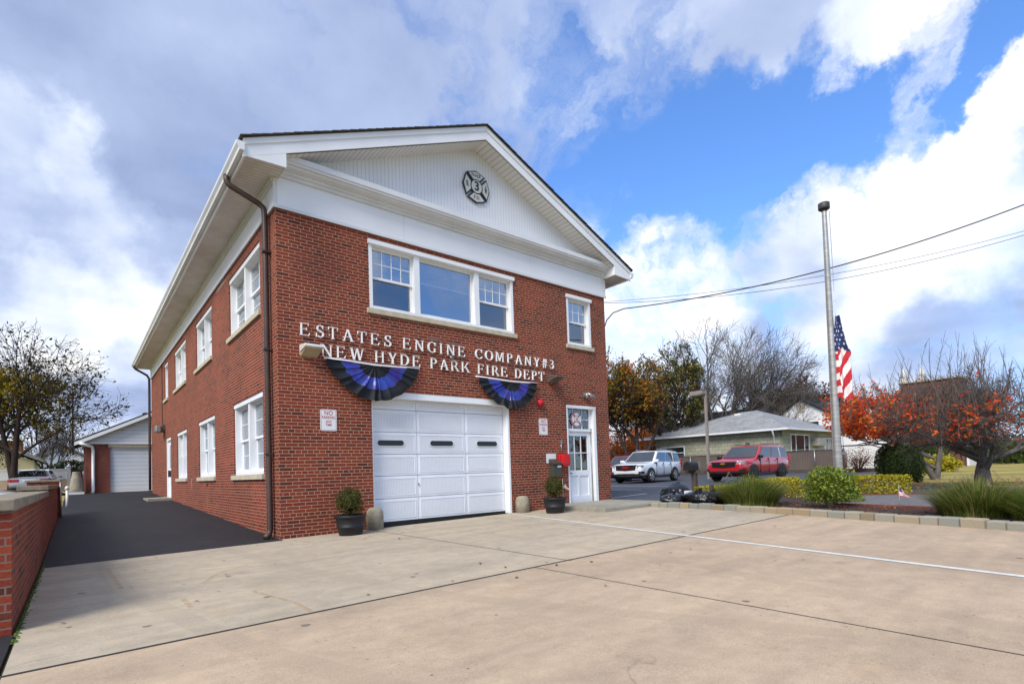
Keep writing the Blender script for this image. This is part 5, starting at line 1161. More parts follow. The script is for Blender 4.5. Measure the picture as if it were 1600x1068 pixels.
# ================================================================ RIGHT SIDE
# kerb of cobblestones with mortar
def kerb(pts, n, w_=.17, h=.12, seed=4, name='cobble_kerb', label='', z0=None):
    rr = random.Random(seed); r_ = empty(name, (*pts[0], gz(*pts[0])), label, 'kerb'); b = MB(); c = MB()
    P_ = [Vector(p) for p in pts]; Ls = [(P_[i + 1] - P_[i]).length for i in range(len(P_) - 1)]; T_ = sum(Ls)
    def pt(t):
        t = max(0, min(T_ - 1e-6, t)); i = 0
        while t > Ls[i]: t -= Ls[i]; i += 1
        d = (P_[i + 1] - P_[i]).normalized(); return P_[i] + d * t, d
    t = 0
    while t < T_:
        l = T_ / n * rr.uniform(.75, 1.25); p, d = pt(t + .012); q, _ = pt(min(t + l - .012, T_)); s_ = Vector((-d.y, d.x)); hh = h + rr.uniform(-.012, .012); k = rr.uniform(-.01, .01)
        z = gz(p.x, p.y)
        vs = []
        for zz_, ins in ((-.1, 0), (hh - .02, 0), (hh, .018)):
            for a_, sg, e_ in ((p, -1, 1), (q, -1, -1), (q, 1, -1), (p, 1, 1)):
                v = a_ + s_ * (sg * (w_ / 2 - ins) + k) + d * e_ * ins; vs.append((v.x, v.y, z + zz_))
        b.add(vs, [(0, 1, 5, 4), (1, 2, 6, 5), (2, 3, 7, 6), (3, 0, 4, 7), (4, 5, 9, 8), (5, 6, 10, 9), (6, 7, 11, 10), (7, 4, 8, 11), (8, 9, 10, 11)])
        v0, v1 = pt(t)[0], pt(t + l)[0]
        f = [v0 - s_ * (w_ / 2 - .012), v1 - s_ * (w_ / 2 - .012), v1 + s_ * (w_ / 2 - .012), v0 + s_ * (w_ / 2 - .012)]
        c.add([(v.x, v.y, z - .1) for v in f] + [(v.x, v.y, z + h - .03) for v in f], [(0, 1, 5, 4), (1, 2, 6, 5), (2, 3, 7, 6), (3, 0, 4, 7), (4, 5, 6, 7)])
        t += l
    b.build('cobblestones', 'cobble', r_, uv=False); c.build('mortar', 'joint_grey', r_, uv=False)
KP = [(8.02, -2.05), (7.95, -3.5), (7.68, -5.0), (7.32, -6.4), (7.0, -7.7), (6.7, -8.9), (6.2, -11.5)]
kerb(KP, 34, label='mortared cobblestone kerb between the concrete and the planted bed')
b = MB(); bed = [(8.05, -2.02), (7.98, -3.5), (7.71, -5.0), (7.35, -6.4), (7.03, -7.7), (6.73, -8.9), (6.2, -11.5), (9.6, -12), (9.9, -8.3), (9.25, -7.2), (9.4, -6.2), (10.0, -5.2), (10.6, -4.6), (12.7, -3.3), (16.5, -2.3), (18.5, -1.0), (18.0, .1), (14.5, -.6), (10.2, -1.6)]
b.prism(bed, -.1, .125); struct(b, 'planting_bed', 'mulch')
b = MB()
cx, cy = 11.6, -7.0; pts = [(cx + 2.1 * math.cos(a), cy + 2.5 * math.sin(a)) for a in [k * math.pi / 20 for k in range(40)]]
b.prism(pts, -.1, .145); struct(b, 'paved_patio', 'paver')
b = MB(); n = 40; P1 = [(cx + 2.24 * math.cos(a), cy + 2.64 * math.sin(a)) for a in [k * math.pi / 20 for k in range(n)]]
b.add([(x, y, .165) for x, y in pts] + [(x, y, .165) for x, y in P1] + [(x, y, .05) for x, y in P1] + [(x, y, .05) for x, y in pts], [(i, (i + 1) % n, n + (i + 1) % n, n + i) for i in range(n)] + [(n + i, n + (i + 1) % n, 2 * n + (i + 1) % n, 2 * n + i) for i in range(n)] + [(i, (i + 1) % n, 3 * n + (i + 1) % n, 3 * n + i) for i in range(n)])
tag(b.build('brick_edging', 'far_brick'), 'dark red brick edging round the grey paved circle behind the bed', 'edging')
kerb([(21.8, -2.7), (20.6, -3.3), (19.2, -4.4), (17.3, -6.4), (15.6, -9.2), (14.6, -12)], 40, seed=9, label='farther cobblestone kerb in front of the clipped yews')
b = MB(); b.prism([(21.8, -2.6), (20.6, -3.2), (19.2, -4.3), (17.3, -6.3), (15.6, -9.1), (14.6, -12), (22, -14), (30, -8), (30, -1.6)], -.1, .13); struct(b, 'yew_bed', 'mulch')
b = MB(); b.prism([(22.5, -3.2), (21.0, -4.6), (19.2, -6.8), (17.8, -9.2), (17, -14), (90, -40), (90, -4), (43.3, 1.0), (30, -2.4)], -.1, .16); struct(b, 'lawn', 'lawn')
rr = random.Random(3); b = MB()
for i in range(900):
    x, y = rr.uniform(15, 24), rr.uniform(-11, -1.5); leaf(b, Vector((x, y, .17 + rr.random() * .02)), rr.uniform(.02, .045), rr, None, .7, Vector((0, 0, .0)))
for i in range(260):
    t = rr.random(); x = 8 + rr.uniform(.0, 1.6); y = rr.uniform(-9, -2.2); leaf(b, Vector((x, y, .15)), rr.uniform(.01, .03), rr, None, .6)
tag(b.build('leaf_litter', 'leaf_orange', uv=False, fix=False), 'orange fallen leaves under the clipped yews and in the bed', 'leaf litter', kind='stuff')
rr = random.Random(8); b = MB()
for i in range(700):
    y = rr.uniform(-9.5, -2.2); xk = 7.98 - max(0, (-3.5 - y)) * .235; x = xk + rr.uniform(.12, 2.0) ** 1.2; s_ = rr.uniform(.01, .035); b.lathe([(s_, 0), (s_ * .8, s_ * .5), (s_ * .1, s_ * .7)], (x, y, .12), 4)
tag(b.build('wood_chips', 'mulch', uv=False), 'dark wood chips covering the planted bed', 'mulch', kind='stuff')

# ornamental grasses
def grass_clump(c, rad, h, n, label, seed, plumes=0, lean=1.0):
    rr = random.Random(seed); r_ = empty('ornamental_grass', (c[0], c[1], .12), label, 'grass clump', 'ornamental grasses in the bed'); b = MB()
    for i in range(n):
        a = rr.uniform(0, 6.283); q = rr.random() ** .6; bx_, by_ = c[0] + math.cos(a) * q * rad * .58, c[1] + math.sin(a) * q * rad * .58
        out_ = Vector((math.cos(a + rr.uniform(-.5, .5)), math.sin(a + rr.uniform(-.5, .5)), 0)); sp = rad * (.08 + .50 * q) * rr.uniform(.4, 1.25) * lean; hh = h * rr.uniform(.6, 1.12) * (1.03 - .16 * q); wdt = rr.uniform(.004, .010)
        sd_ = Vector((-out_.y, out_.x, 0)) * wdt; pts = []
        for k in range(6):
            t = k / 5; p = Vector((bx_, by_, .1)) + out_ * sp * t ** 1.7 + Vector((0, 0, hh * (t - .22 * t ** 3 * (q + .2)))); w_ = sd_ * (1 - t * .85); pts += [p - w_, p + w_]
        b.add(pts, [(2 * k, 2 * k + 1, 2 * k + 3, 2 * k + 2) for k in range(5)])
    b.build('blades', 'blade', r_, uv=False, fix=False)
    if plumes:
        for i in range(plumes):
            p = MB(); a = rr.uniform(2.2, 5.2); d = Vector((math.cos(a), math.sin(a), 0)); base_ = Vector((c[0], c[1], .2)) + d * rad * rr.uniform(.1, .4); top = base_ + d * rad * rr.uniform(.3, .8) + Vector((0, 0, h * rr.uniform(.75, 1.08)))
            mid_ = base_.lerp(top, .6) + Vector((0, 0, h * .12)); p.tube([base_, mid_, top], [.003, .003, .002], 4)
            dr = (d * .9 + rv(rr) * .4 + Vector((0, 0, -.55))).normalized(); ln = rr.uniform(.14, .24)
            for k in range(90):
                t = rr.random(); q = top + dr * ln * t; wd_ = .028 * math.sin(math.pi * (t * .85 + .12)); leaf(p, q + rv(rr) * wd_ * rr.random(), .012, rr, None, .25)
            p.build('plume', 'plume', r_, uv=False, fix=False)
    return r_
grass_clump((9.05, -3.95), .95, .74, 3000, 'rounded clump of ornamental grass in front of the red SUV', 31, 2)
grass_clump((8.35, -8.0), .86, .66, 2800, 'large clump of ornamental grass with drooping plumes at the right', 32, 14, 1.05)
grass_clump((8.1, -8.95), .95, .62, 2400, 'ornamental grass clump at the right edge in front of the tree', 33, 5, 1.1)
shrub('euonymus_bush', 'bushy light green shrub with bare lower stems left of the flagpole foot', 'bush', (9.02, -5.62, .56), (.42, .42, .33), 3400, .036, 'leaf_euonymus', 41, 14, sq=3.2, lump=.2, thick=.6, stem_mat='stone_sill', base=.12)
def hedge(x0, y0, x1, y1, h, wd_, n, lm, seed, label, name='clipped_hedge', size=.03):
    rr = random.Random(seed); r_ = empty(name, ((x0 + x1) / 2, (y0 + y1) / 2, .12), label, 'hedge'); b = MB(); p, q = Vector((x0, y0, 0)), Vector((x1, y1, 0)); d = (q - p); ln = d.length; d.normalize(); s_ = Vector((-d.y, d.x, 0))
    for i in range(n):
        t = rr.random() * ln; k = rr.random(); lump_ = 1 + .14 * mnoise.noise(Vector((t * 1.6, seed, 0)))
        if k < .45: c = p + d * t + s_ * rr.uniform(-1, 1) * wd_ / 2 + Vector((0, 0, .12 + h * lump_ * rr.uniform(.88, 1.02)))
        else: c = p + d * t + s_ * rr.choice((-1, 1)) * wd_ / 2 * rr.uniform(.75, 1.08) + Vector((0, 0, .12 + h * lump_ * rr.random()))
        leaf(b, c, size * rr.uniform(.6, 1.3), rr)
    for t in (0, ln):
        for i in range(n // 14): leaf(b, p + d * t + s_ * rr.uniform(-1, 1) * wd_ / 2 + Vector((0, 0, .12 + h * rr.random())), size, rr)
    b.build('foliage', lm, r_, uv=False, fix=False)
    b = MB()
    for i in range(int(ln * 3)): c = p + d * ln * rr.random(); b.tube([(c.x, c.y, .05), (c.x + rr.uniform(-.08, .08), c.y, .1 + h * .8)], .012, 4)
    b.build('stem', 'bark', r_, uv=False)
hedge(9.1, -2.75, 10.9, -3.0, .40, .55, 3000, 'leaf_yellow', 51, 'clipped yellow-green hedge just left of the rounded grass clump', size=.032)
hedge(13.2, -2.35, 16.6, -1.6, .42, .7, 3200, 'leaf_yellow', 54, 'low yellow hedge seen over the garbage bags, behind the first hedge', size=.035)
hedge(12.0, -3.6, 12.9, -4.35, .46, .6, 2400, 'leaf_yellow', 52, 'short yellow-green hedge just right of the rounded grass clump', size=.032)
hedge(13.0, -4.45, 14.6, -5.4, .50, .7, 3400, 'leaf_yellow', 53, 'longer yellow-green hedge behind the light green bush', size=.035)
hedge(17, -8.3, 27, -11.5, .55, 1.2, 5200, 'leaf_green', 55, 'low green hedge under the red-leaved tree at the right', size=.05)
hedge(16, -10.4, 26, -15.5, .75, 1.6, 4200, 'leaf_dark', 56, 'dark low hedge at the right edge below the tree', size=.06)
# clipped yews
for k, (x, y, rx, h) in enumerate(((22.77, -2.9, .40, 1.5), (22.15, -3.45, .42, 1.5), (21.4, -3.95, .50, 1.44))):
    lb = ('leftmost of the three clipped dark green yews', 'middle one of the three clipped dark green yews', 'rightmost and widest of the three clipped dark green yews')[k]
    s_ = shrub('clipped_yew', lb, 'yew', (x, y, .13 + h * .44), (rx, rx, h * .56), 5200, .032, 'leaf_yew', 60 + k, 4, 'clipped yews', base=.13, sq=2.15, lump=.06, thick=.3, sr=.03)
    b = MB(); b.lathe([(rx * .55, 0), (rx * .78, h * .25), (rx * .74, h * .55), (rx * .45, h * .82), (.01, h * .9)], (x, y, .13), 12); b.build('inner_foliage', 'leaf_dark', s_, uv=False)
# garbage bags
def bag(x, y, z, rx, ry, rz_b, seed, label):
    rr = random.Random(seed); r_ = empty('garbage_bag', (x, y, z), label, 'garbage bag', 'black bags heaped by the kerb'); bm = bmesh.new(); bmesh.ops.create_icosphere(bm, subdivisions=5, radius=1)
    for v in bm.verts:
        d = v.co.copy(); f = 1 + .16 * mnoise.noise(d * 1.5 + Vector((seed, 0, 0))) + .10 * abs(mnoise.noise(d * 3.5 + Vector((seed, 3, 0)))) + .045 * abs(mnoise.noise(Vector((d.x * 9, d.y * 9, d.z * 3)) + Vector((seed, 1, 0))))
        a = max(0, d.z - .55) * .9; v.co = Vector((d.x * rx * (1 - a * .5), d.y * ry * (1 - a * .5), max(d.z, -.72) * rz_b)) * f
    me = bpy.data.meshes.new('bag'); bm.to_mesh(me); bm.free(); me.materials.append(M['bag_plastic'])
    for p in me.polygons: p.use_smooth = True
    o = bpy.data.objects.new('sack', me); COL.objects.link(o); o.parent = r_; o.location = (0, 0, rz_b * .72)
    b = MB(); b.lathe([(.05, 0), (.025, .03), (.045, .06), (.055, .08), (.02, .06)], (x + rx * .1, y, z + rz_b * 1.60), 7); b.build('tied_neck', 'bag_plastic', r_, uv=False)
bag(9.55, -1.75, .12, .42, .40, .27, 1, 'tall black garbage bag leaning left of the post mailbox')
bag(8.75, -2.15, .12, .36, .32, .15, 2, 'flat black garbage bag lowest at the left, by the end of the kerb')
bag(8.95, -2.75, .12, .34, .42, .19, 3, 'wide black garbage bag directly under the post mailbox')
bag(8.95, -3.12, .12, .22, .26, .18, 4, 'small black garbage bag touching the rounded grass clump')
bag(13.9, -1.15, .12, .60, .50, .26, 5, 'black garbage bag farther back behind the mailbox post')
b = MB(); p0 = Vector((9.35, -2.5, .35)); b.prism([(9.15, -2.2), (9.25, -2.15), (9.7, -2.6), (9.6, -2.66)], .12, .42); tag(b.build('cardboard', 'sign_white'), 'pale cardboard piece stuck between the garbage bags', 'cardboard')
# mailbox on a post
mb = empty('post_mailbox', (9.25, -2.45, .12), 'dark mailbox on a wooden post rising out of the garbage bags', 'mailbox')
b = MB(); b.box(9.20, 9.31, -2.5, -2.39, .1, .98); b.box(9.22, 9.29, -2.75, -2.15, .86, .93); b.build('post', 'weathered_wood', mb)
b = MB(); pr2 = [(-.10, 0), (.10, 0), (.10, .12)] + [(.10 * math.cos(a), .12 + .10 * math.sin(a)) for a in [k * math.pi / 8 for k in range(1, 8)]] + [(-.10, .12)]
b.prism([(x_, z_) for x_, z_ in pr2], -.24, .22, None, 1); b.v = [(9.16 + y_ * .8, -2.42 - x_, .935 + z_) for x_, y_, z_ in b.v]; b.build('box', 'black_plastic', mb)
b = MB(); b.box(9.30, 9.36, -2.56, -2.53, 1.0, 1.16); b.build('flag_arm', 'galvanised', mb)
b = MB(); b.box(9.0, 9.08, -3.06, -2.98, .1, .58); tag(b.build('wooden_stake', 'weathered_wood'), 'short dark wooden stake between the bags and the grass clump', 'stake')
small_flag(9.75, -6.6, .14, .40, -.7, 'little stars and stripes flag on the paved circle behind the bed', .26, .45)
shrub('low_plant', 'tiny green plant at the edge of the paved circle', 'plant', (10.6, -5.5, .18), (.25, .25, .12), 350, .03, 'leaf_euonymus', 45, 2, base=.13)

# flagpole
fx, fy = 11.05, -5.1; fp = empty('flagpole', (fx, fy, .1), 'tall ribbed metal flagpole with dark cap, flag at half mast', 'flagpole')
b = MB(); prof_ = []; z = 0.
while z < 6.95:
    r_ = .105 - .053 * z / 6.95; prof_ += [(r_, z), (r_ * .985, z + .10)] if z < 4 else [(r_, z), (r_ * .97, z + .055)]; z += .12 if z < 4 else .065
prof_ += [(.05, 6.95)]
b.lathe(prof_, (fx, fy, .1), 20); b.build('pole', 'pole_metal', fp, uv=False)
b = MB(); b.lathe([(.05, 0), (.12, .01), (.125, .02), (.125, .15), (.11, .16), (.01, .17)], (fx, fy, 7.06), 20); b.lathe([(.05, -.05), (.07, -.03), (.05, 0)], (fx, fy, 7.06), 14); b.build('cap', 'black_cap', fp)
b = MB(); b.tube([(fx + .03, fy - .125, 1.0), (fx + .03, fy - .10, 7.0)], .006, 4); b.box(fx + .0, fx + .06, fy - .15, fy - .10, 1.2, 1.26); b.build('halyard', 'galvanised', fp)
# the hanging flag: a folded sheet falling from the top corner
fr_ = empty('national_flag', (fx, fy - .1, 4.6), 'large stars and stripes flag hanging limp at half mast', 'flag')
NU, NV = 60, 110; b = MB(); P_ = {}; rgt = Vector((CR.x, CR.y, 0)).normalized(); fwd = Vector((CF.x, CF.y, 0)).normalized()
top = Vector((fx, fy, 4.47)) - fwd * .10 + rgt * .07
def flagpt(a, t):       # a across the gathered cloth, t down its 2 m of fall
    wd_ = .05 + .36 * min(1., t * 1.75) ** .85 - .05 * max(0., t - .75) * 4 * (1 - a) + .06 * math.exp(-((t - .44) / .05) ** 2) * a
    x = -.09 * min(1., t * 3) + a * wd_ + .012 * math.sin(t * 14 + a * 3)
    z = -t * 1.90 - (.12 * a if t > .93 else .12 * a * t)
    y = .055 * math.sin(a * 12 + t * 1.5) * (.3 + t) + .05 * math.sin(a * 5 + t * 2)
    return top + rgt * x + fwd * y + Vector((0, 0, z))
for i in range(NU + 1):
    for j in range(NV + 1): P_[i, j] = flagpt(i / NU, j / NV)
keys = list(P_.keys()); idx = {k: n for n, k in enumerate(keys)}
fr1 = {'flag_red': [], 'flag_white': [], 'flag_blue': []}
for i in range(NU):
    for j in range(NV):
        u, v = (i + .5) / NU, (j + .5) / NV; wrap = u < .27
        if v < .42 + .02 * math.sin(u * 9):
            m_ = 'flag_blue'; cu_, cv_ = u * 4 + (int(v * 19) % 2) * .5, v * 19
            if v > .08 and ((cu_ - round(cu_)) ** 2 * 2.2 + (cv_ - .5 - round(cv_ - .5)) ** 2) < .05: m_ = 'flag_white'
        else:
            st_ = int((v * 12.5 + (u * .8 if wrap else .3 - u * -3.2)) ) if wrap else int(v * 8.0 + u * 3.6 + 10)
            m_ = 'flag_red' if st_ % 2 == 0 else 'flag_white'
        fr1[m_].append((idx[i, j], idx[i + 1, j], idx[i + 1, j + 1], idx[i, j + 1]))
b.add([P_[k] for k in keys], fr1['flag_red'], 'flag_red', True)
for m_ in ('flag_white', 'flag_blue'): b.f += fr1[m_]; b.mi += [b.mid(m_)] * len(fr1[m_]); b.sm += [True] * len(fr1[m_])
b.build('cloth', None, fr_, uv=False, fix=False)

# street lamp
lx, ly = 29.0, 8.6; ls = empty('lot_lamp', (lx, ly, .12), 'tan lamp post with flat box head between the two SUVs', 'street lamp')
b = MB(); b.box(lx - .075, lx + .075, ly - .075, ly + .075, .1, 5.62); b.build('post', 'lamp_tan', ls); b = MB(); b.box(lx - .5, lx + .15, ly - .05, ly + .85, 5.63, 5.87); b.build('lamp_head', 'lamp_tan', ls, bevel=.02)
b = MB(); b.box(lx - .5, lx + .1, ly + .12, ly + .9, 5.618, 5.629); b.build('lens', 'lamp_lens', ls)
# board fence along the back of the lot
bf = empty('board_fence', (43, 12, .1), 'brown vertical board fence behind the parked SUVs', 'fence')
b = MB(); b.box(43, 43.08, 5.3, 27, .35, 1.92); b.build('boards', 'vertical_boards', bf); b = MB(); b.box(42.9, 43.0, 2.6, 27, .05, .38); b.build('kerb_board', 'weathered_wood', bf)
for y in (5.3, 7.4, 9.6, 14, 18.5, 23): b = MB(); b.tube([(42.85, y, .1), (42.85, y, 2.05)], .035, 6); b.build('post', 'galvanised', bf)
b = MB(); b.tube([(42.86, 5.3, 2.0), (42.86, 27, 2.0)], .025, 5); b.build('rail', 'galvanised', bf)
la = empty('lattice_fence', (43.5, 4, .1), 'pale lattice fence panel behind the left clipped yew', 'fence'); b = MB()
for k in range(26):
    for s_ in (-1, 1): 
        y = 2.3 + k * .11; y2 = y + s_ * .9
        b.add([(43.5 + s_ * .01, y, .2), (43.5 + s_ * .01, y + .03, .2), (43.5 + s_ * .01, y2 + .03, 2.1), (43.5 + s_ * .01, y2, 2.1)], [(0, 1, 2, 3)])
b.build('lattice', 'lamp_white', la, uv=False, fix=False); b = MB(); b.box(43.45, 43.55, 1.6, 5.9, 2.1, 2.2); b.box(43.45, 43.55, 1.6, 5.9, .1, .2); b.build('lattice_rail', 'weathered_wood', la)
# grey-green house
HX, HY0, HY1, HX1 = 45.0, 10.75, 23.9, 57.5; gh = empty('green_house', (51, 17, 0), 'low grey-green shingled house with grey hip roof behind the SUVs', 'house')
b = MB(); b.box(HX, HX1, HY0, HY1, -.2, 4.02); b.build('wall', 'asbestos_shingle', gh)
b = MB(); ov = .75; e0 = (HX - ov, HY0 - ov, 3.98); e1 = (HX1 + ov, HY0 - ov, 3.98); e2 = (HX1 + ov, HY1 + ov + 1.2, 3.98); e3 = (HX - ov, HY1 + ov + 1.2, 3.98); rg0 = (HX + 6.1, HY0 + 5.0, 6.4); rg1 = (HX + 6.3, HY1 - 6.4, 6.4)
b.add([e0, e1, e2, e3, rg0, rg1], [(0, 1, 4), (1, 2, 5, 4), (2, 3, 5), (3, 0, 4, 5), (0, 1, 2, 3)]); ro = b.build('roof', 'roof_grey', gh)
b = MB(); b.box(HX - ov - .06, HX - ov, HY0 - ov, HY1 + ov + 1.2, 3.84, 4.0); b.box(HX - ov, HX1 + ov, HY0 - ov - .06, HY0 - ov, 3.84, 4.0); b.build('gutter', 'vinyl_white', gh)
b = MB(); b.tube([(HX - ov, HY0 + .5, 3.84), (HX - .06, HY0 + .7, 3.4), (HX - .06, HY0 + .7, .8)], .08, 7); b.build('downspout', 'vinyl_white', gh)
b = MB(); b.box(HX + 5, HX + 5.6, 17, 17.6, 5.7, 6.2); b.build('roof_vent', 'vinyl_white', ro)
def hwin(root, T, u0, u1, v0, v1, bars=((.5, None),), name='window'):
    f = MB(T); f.box(u0, u1, v0, v0 + .1, 0, .05); f.box(u0, u1, v1 - .1, v1, 0, .05); f.box(u0, u0 + .1, v0 + .1, v1 - .1, 0, .049); f.box(u1 - .1, u1, v0 + .1, v1 - .1, 0, .049)
    for x, y in bars:
        if x: c_ = u0 + (u1 - u0) * x; f.box(c_ - .05, c_ + .05, v0 + .1, v1 - .1, 0, .048)
        if y: c_ = v0 + (v1 - v0) * y; f.box(u0 + .1, u1 - .1, c_ - .04, c_ + .04, 0, .047)
    fo_ = f.build(name, 'vinyl_white', root); p = MB(T); p.box(u0 + .1, u1 - .1, v0 + .1, v1 - .1, .0, .015); p.build('pane', 'car_glass', fo_)
HXT = lambda u, v, w_: (HX - w_, u, v); HYT = lambda u, v, w_: (u, HY0 - w_, v)
hwin(gh, HXT, 20.4, 23.3, 1.0, 3.0, ((None, .33), (None, .66)), 'wide_window'); hwin(gh, HYT, 46.6, 50.6, 1.7, 3.55, ((.27, None), (.73, None)))
hwin(gh, HYT, 54.3, 56.2, 2.0, 3.3, ((.5, None),))
b = MB(); b.box(51.2, 52.9, HY0 - .7, HY0, 2.5, 3.2); b.build('air_conditioner', 'grey_plastic', gh); b = MB(); b.box(51.0, 60, HY0 - .06, HY0, .2, 1.75); b.build('brick_base', 'far_brick', gh)
b = MB(); b.box(HX - .03, HX, HY0 - .03, HY0 + .2, 0, 3.95); b.build('corner_board', 'green_shingle', gh)
# white gabled house behind
wh = empty('white_house', (68, 10, 0), 'white house with steep gable and dark roof behind the grey-green house', 'house')
XG = 62.; gp = (15.9, 8.1); sl_ = .70
b = MB(); b.prism([(6.5, 0), (19.5, 0), (19.5, 8.1 - 3.6 * sl_), (15.9, 8.1), (6.5, 8.1 - 9.4 * .60)], XG, XG + 14, None, 0); b.build('wall', 'house_white', wh)
b = MB()
for (y1, z1) in ((20.3, 8.25 - 4.4 * sl_), (5.6, 8.25 - 10.3 * .60)):
    b.add([(XG - .4, 15.9, 8.25), (XG - .4, y1, z1), (XG + 14.4, y1, z1), (XG + 14.4, 15.9, 8.25), (XG - .4, 15.9, 8.50), (XG - .4, y1, z1 + .25), (XG + 14.4, y1, z1 + .25), (XG + 14.4, 15.9, 8.50)], [(0, 1, 2, 3), (4, 5, 6, 7), (0, 1, 5, 4), (1, 2, 6, 5), (2, 3, 7, 6)])
b.build('roof', 'roof_charcoal', wh)
WT = lambda u, v, w_: (XG - w_, u, v); hwin(wh, WT, 13.9, 16.6, 4.1, 5.6); 
b = MB(); b.box(XG - .06, XG, 15.4, 16.2, 6.7, 7.5); b.build('gable_vent', 'stone_sill', wh)
# long white building with dark roof and dormer
wl = empty('white_building', (72, 8, 0), 'long white building with charcoal roof behind the red-leaved tree', 'building')
b = MB(); b.box(67, 79, 2, 15.5, 0, 6.0); b.build('wall', 'house_white', wl)
b = MB(); b.prism([(66.2, 6.0), (79.8, 6.0), (73, 8.35)], 1.5, 16, None, 1); b.build('roof', 'roof_charcoal', wl)
b = MB(); b.box(66.6, 69, 9.2, 11.6, 5.2, 6.9); b.build('dormer', 'house_white', wl)
b = MB(); b.prism([(8.9, 6.9), (11.9, 6.9), (10.4, 7.6)], 66.4, 70, None, 0); b.build('dormer_roof', 'roof_charcoal', wl)
WT2 = lambda u, v, w_: (67 - w_, u, v)
for y in (3, 6, 9, 12): hwin(wl, WT2, y, y + 1.4, 1.6, 3.6)
# brick church-like block with white finials
bk = empty('brick_hall', (75, 4, 0), 'tall red brick hall with white rooftop finials far behind the tree', 'building')
b = MB(); b.box(66, 69.5, 2.2, 7.2, 0, 9.0); b.build('wall', 'dull_brick', bk); b = MB(); b.box(65.8, 69.7, 2.0, 7.4, 9.01, 9.15); b.build('parapet', 'stone_sill', bk)
for y in (6.9, 5.3): b = MB(); b.box(66, 66.7, y - .25, y + .25, 9.15, 9.6); b.lathe([(.36, 0), (.20, .5), (.05, 1.2)], (66.35, y, 9.6), 8); b.build('finial', 'lamp_white', bk)
ch = empty('brick_chimney', (60, 22, 0), 'brown brick chimney beside the white gabled house', 'chimney'); b = MB(); b.box(60, 63, 19.5, 24.5, 0, 6.3); b.build('stack', 'far_brick', ch); b = MB(); b.prism([(58.5, 6.3), (64.5, 6.3), (61.5, 7.8)], 19, 30, None, 1); b.build('roof', 'roof_charcoal', ch)
# white sign post at the right edge
b = MB(); b.box(14.6, 14.75, -8.6, -8.1, .1, 1.55); b.box(14.56, 14.79, -8.64, -8.06, 1.55, 1.60); tag(b.build('sign_board', 'vinyl_white'), 'white board post standing at the far right edge of the lawn', 'sign')
b = MB(); b.box(38, 40, -7.4, -6.6, .1, 1.6); b.box(38.2, 39.8, -7.9, -6.2, .1, .5); tag(b.build('white_monument', 'vinyl_white'), 'small white pillared monument on the far lawn', 'monument')

# ---------------------------------------------------------------- trees and shrubs at the right
def ground_at(px, d): p = at(px, 730, d); return (p.x, p.y, .05)
tree('crabapple_tree', 'big spreading tree with orange-red leaves and thick trunk at the right', 'tree', (17.6, -6.65, .12), [((-.05, .04, 1), 1.0, 1.0), ((-.85, .85, .60), 1.7, .42, .8), ((.75, -.85, .55), 1.7, .42, .75), ((-.6, -.2, .8), 1.4, .36, .9), ((.5, .35, .7), 1.5, .4, .85), ((-1.0, .6, .7), 1.7, .4, .9), ((.2, -.3, 1.0), 1.2, .45, .9)], [5, 5, 5, 4], 71, 'bark_grey',
     [('leaf_red', lambda q, rr: rr.random() < .75), ('leaf_fire', None)], r0=.24, up=.0, ang=(30, 70), ratio=(.6, .9), leafn=1700, clump=1.6, leafsize=.058, leafspread=.08, tipr=.0055, wob=.24, leaffilter=lambda q: 0 if q.z < 1.35 else (.8 if (q.z < 2.6 and q.dot(rgt) < -.3) else (.12 if q.z > 2.7 else .4)), jit=.04, shoots=200, shootlen=1.6, env=((0, 0, 2.35), 2.7, 1.15))
tree('crabapple_tree', 'smaller twin-trunked tree with dense red leaves behind the yews', 'tree', (24.0, -4.2, .12), [((-.3, .4, 1), 1.9, 1.), ((.15, -.2, 1), 1.8, 1.1), ((-.8, .75, .7), 2.4, .6, .5), ((-.9, 1.0, .40), 2.6, .5, .9), ((-.4, .9, .5), 2.2, .45, .9)], [5, 5, 5, 4], 72, 'bark_grey',
     [('leaf_red', lambda q, rr: rr.random() < .5), ('leaf_fire', None)], r0=.13, up=.0, ang=(28, 65), ratio=(.6, .9), leafn=5600, clump=1.1, leafsize=.08, leafspread=.16, tipr=.007, wob=.22, leaffilter=lambda q: 0 if q.z < 1.75 else (1 if q.z < 3.6 else .2), shoots=50, shootlen=1.0, env=((-1.25, 1.1, 3.0), 2.4, 1.15))
bt = ground_at(1122, 66)
tree('bare_tree', 'large bare many-stemmed tree rising behind the grey-green house', 'tree', bt, [((-.80, .95, 1.2), 8, .6), ((-.45, .5, 1.3), 8.8, .8), ((-.1, .1, 1.2), 9.6, 1), ((.2, -.3, 1.2), 9.6, .9), ((.5, -.75, 1.15), 9.6, .9), ((.75, -1.1, .95), 9.6, .8), ((.95, -1.45, .55), 9.5, .7), ((1.0, -1.5, .8), 9, .6)], [7, 6, 5, 4], 73, 'bark_grey', r0=.34, up=.02, ang=(20, 52), ratio=(.50, .78), tipr=.016, wob=.11, jit=.5, env=((1.2, -1.5, 10.0), 9.6, 9.0))
tree('maple_tree', 'green and gold autumn maple with dark limbs right of the brick corner', 'tree', ground_at(995, 50), [((-.35, .3, 1), 6.2, .8), ((.05, 0, 1), 6.6, 1), ((.4, -.35, 1), 6.2, .9), ((-.6, .7, .9), 6.5, .7)], [7, 6, 6, 4], 74, 'bark_dark', [('leaf_gold', lambda q, rr: rr.random() < .75), ('leaf_orange', lambda q, rr: True)], r0=.26, up=.05, ang=(28, 60), ratio=(.5, .8), leafn=13000, clump=.55, leafsize=.14, leafspread=.35, tipr=.014, wob=.13, leaffilter=lambda q: 1 if q.z > 5.0 else .15, env=((-.9, .9, 8.0), 4.3, 4.6))
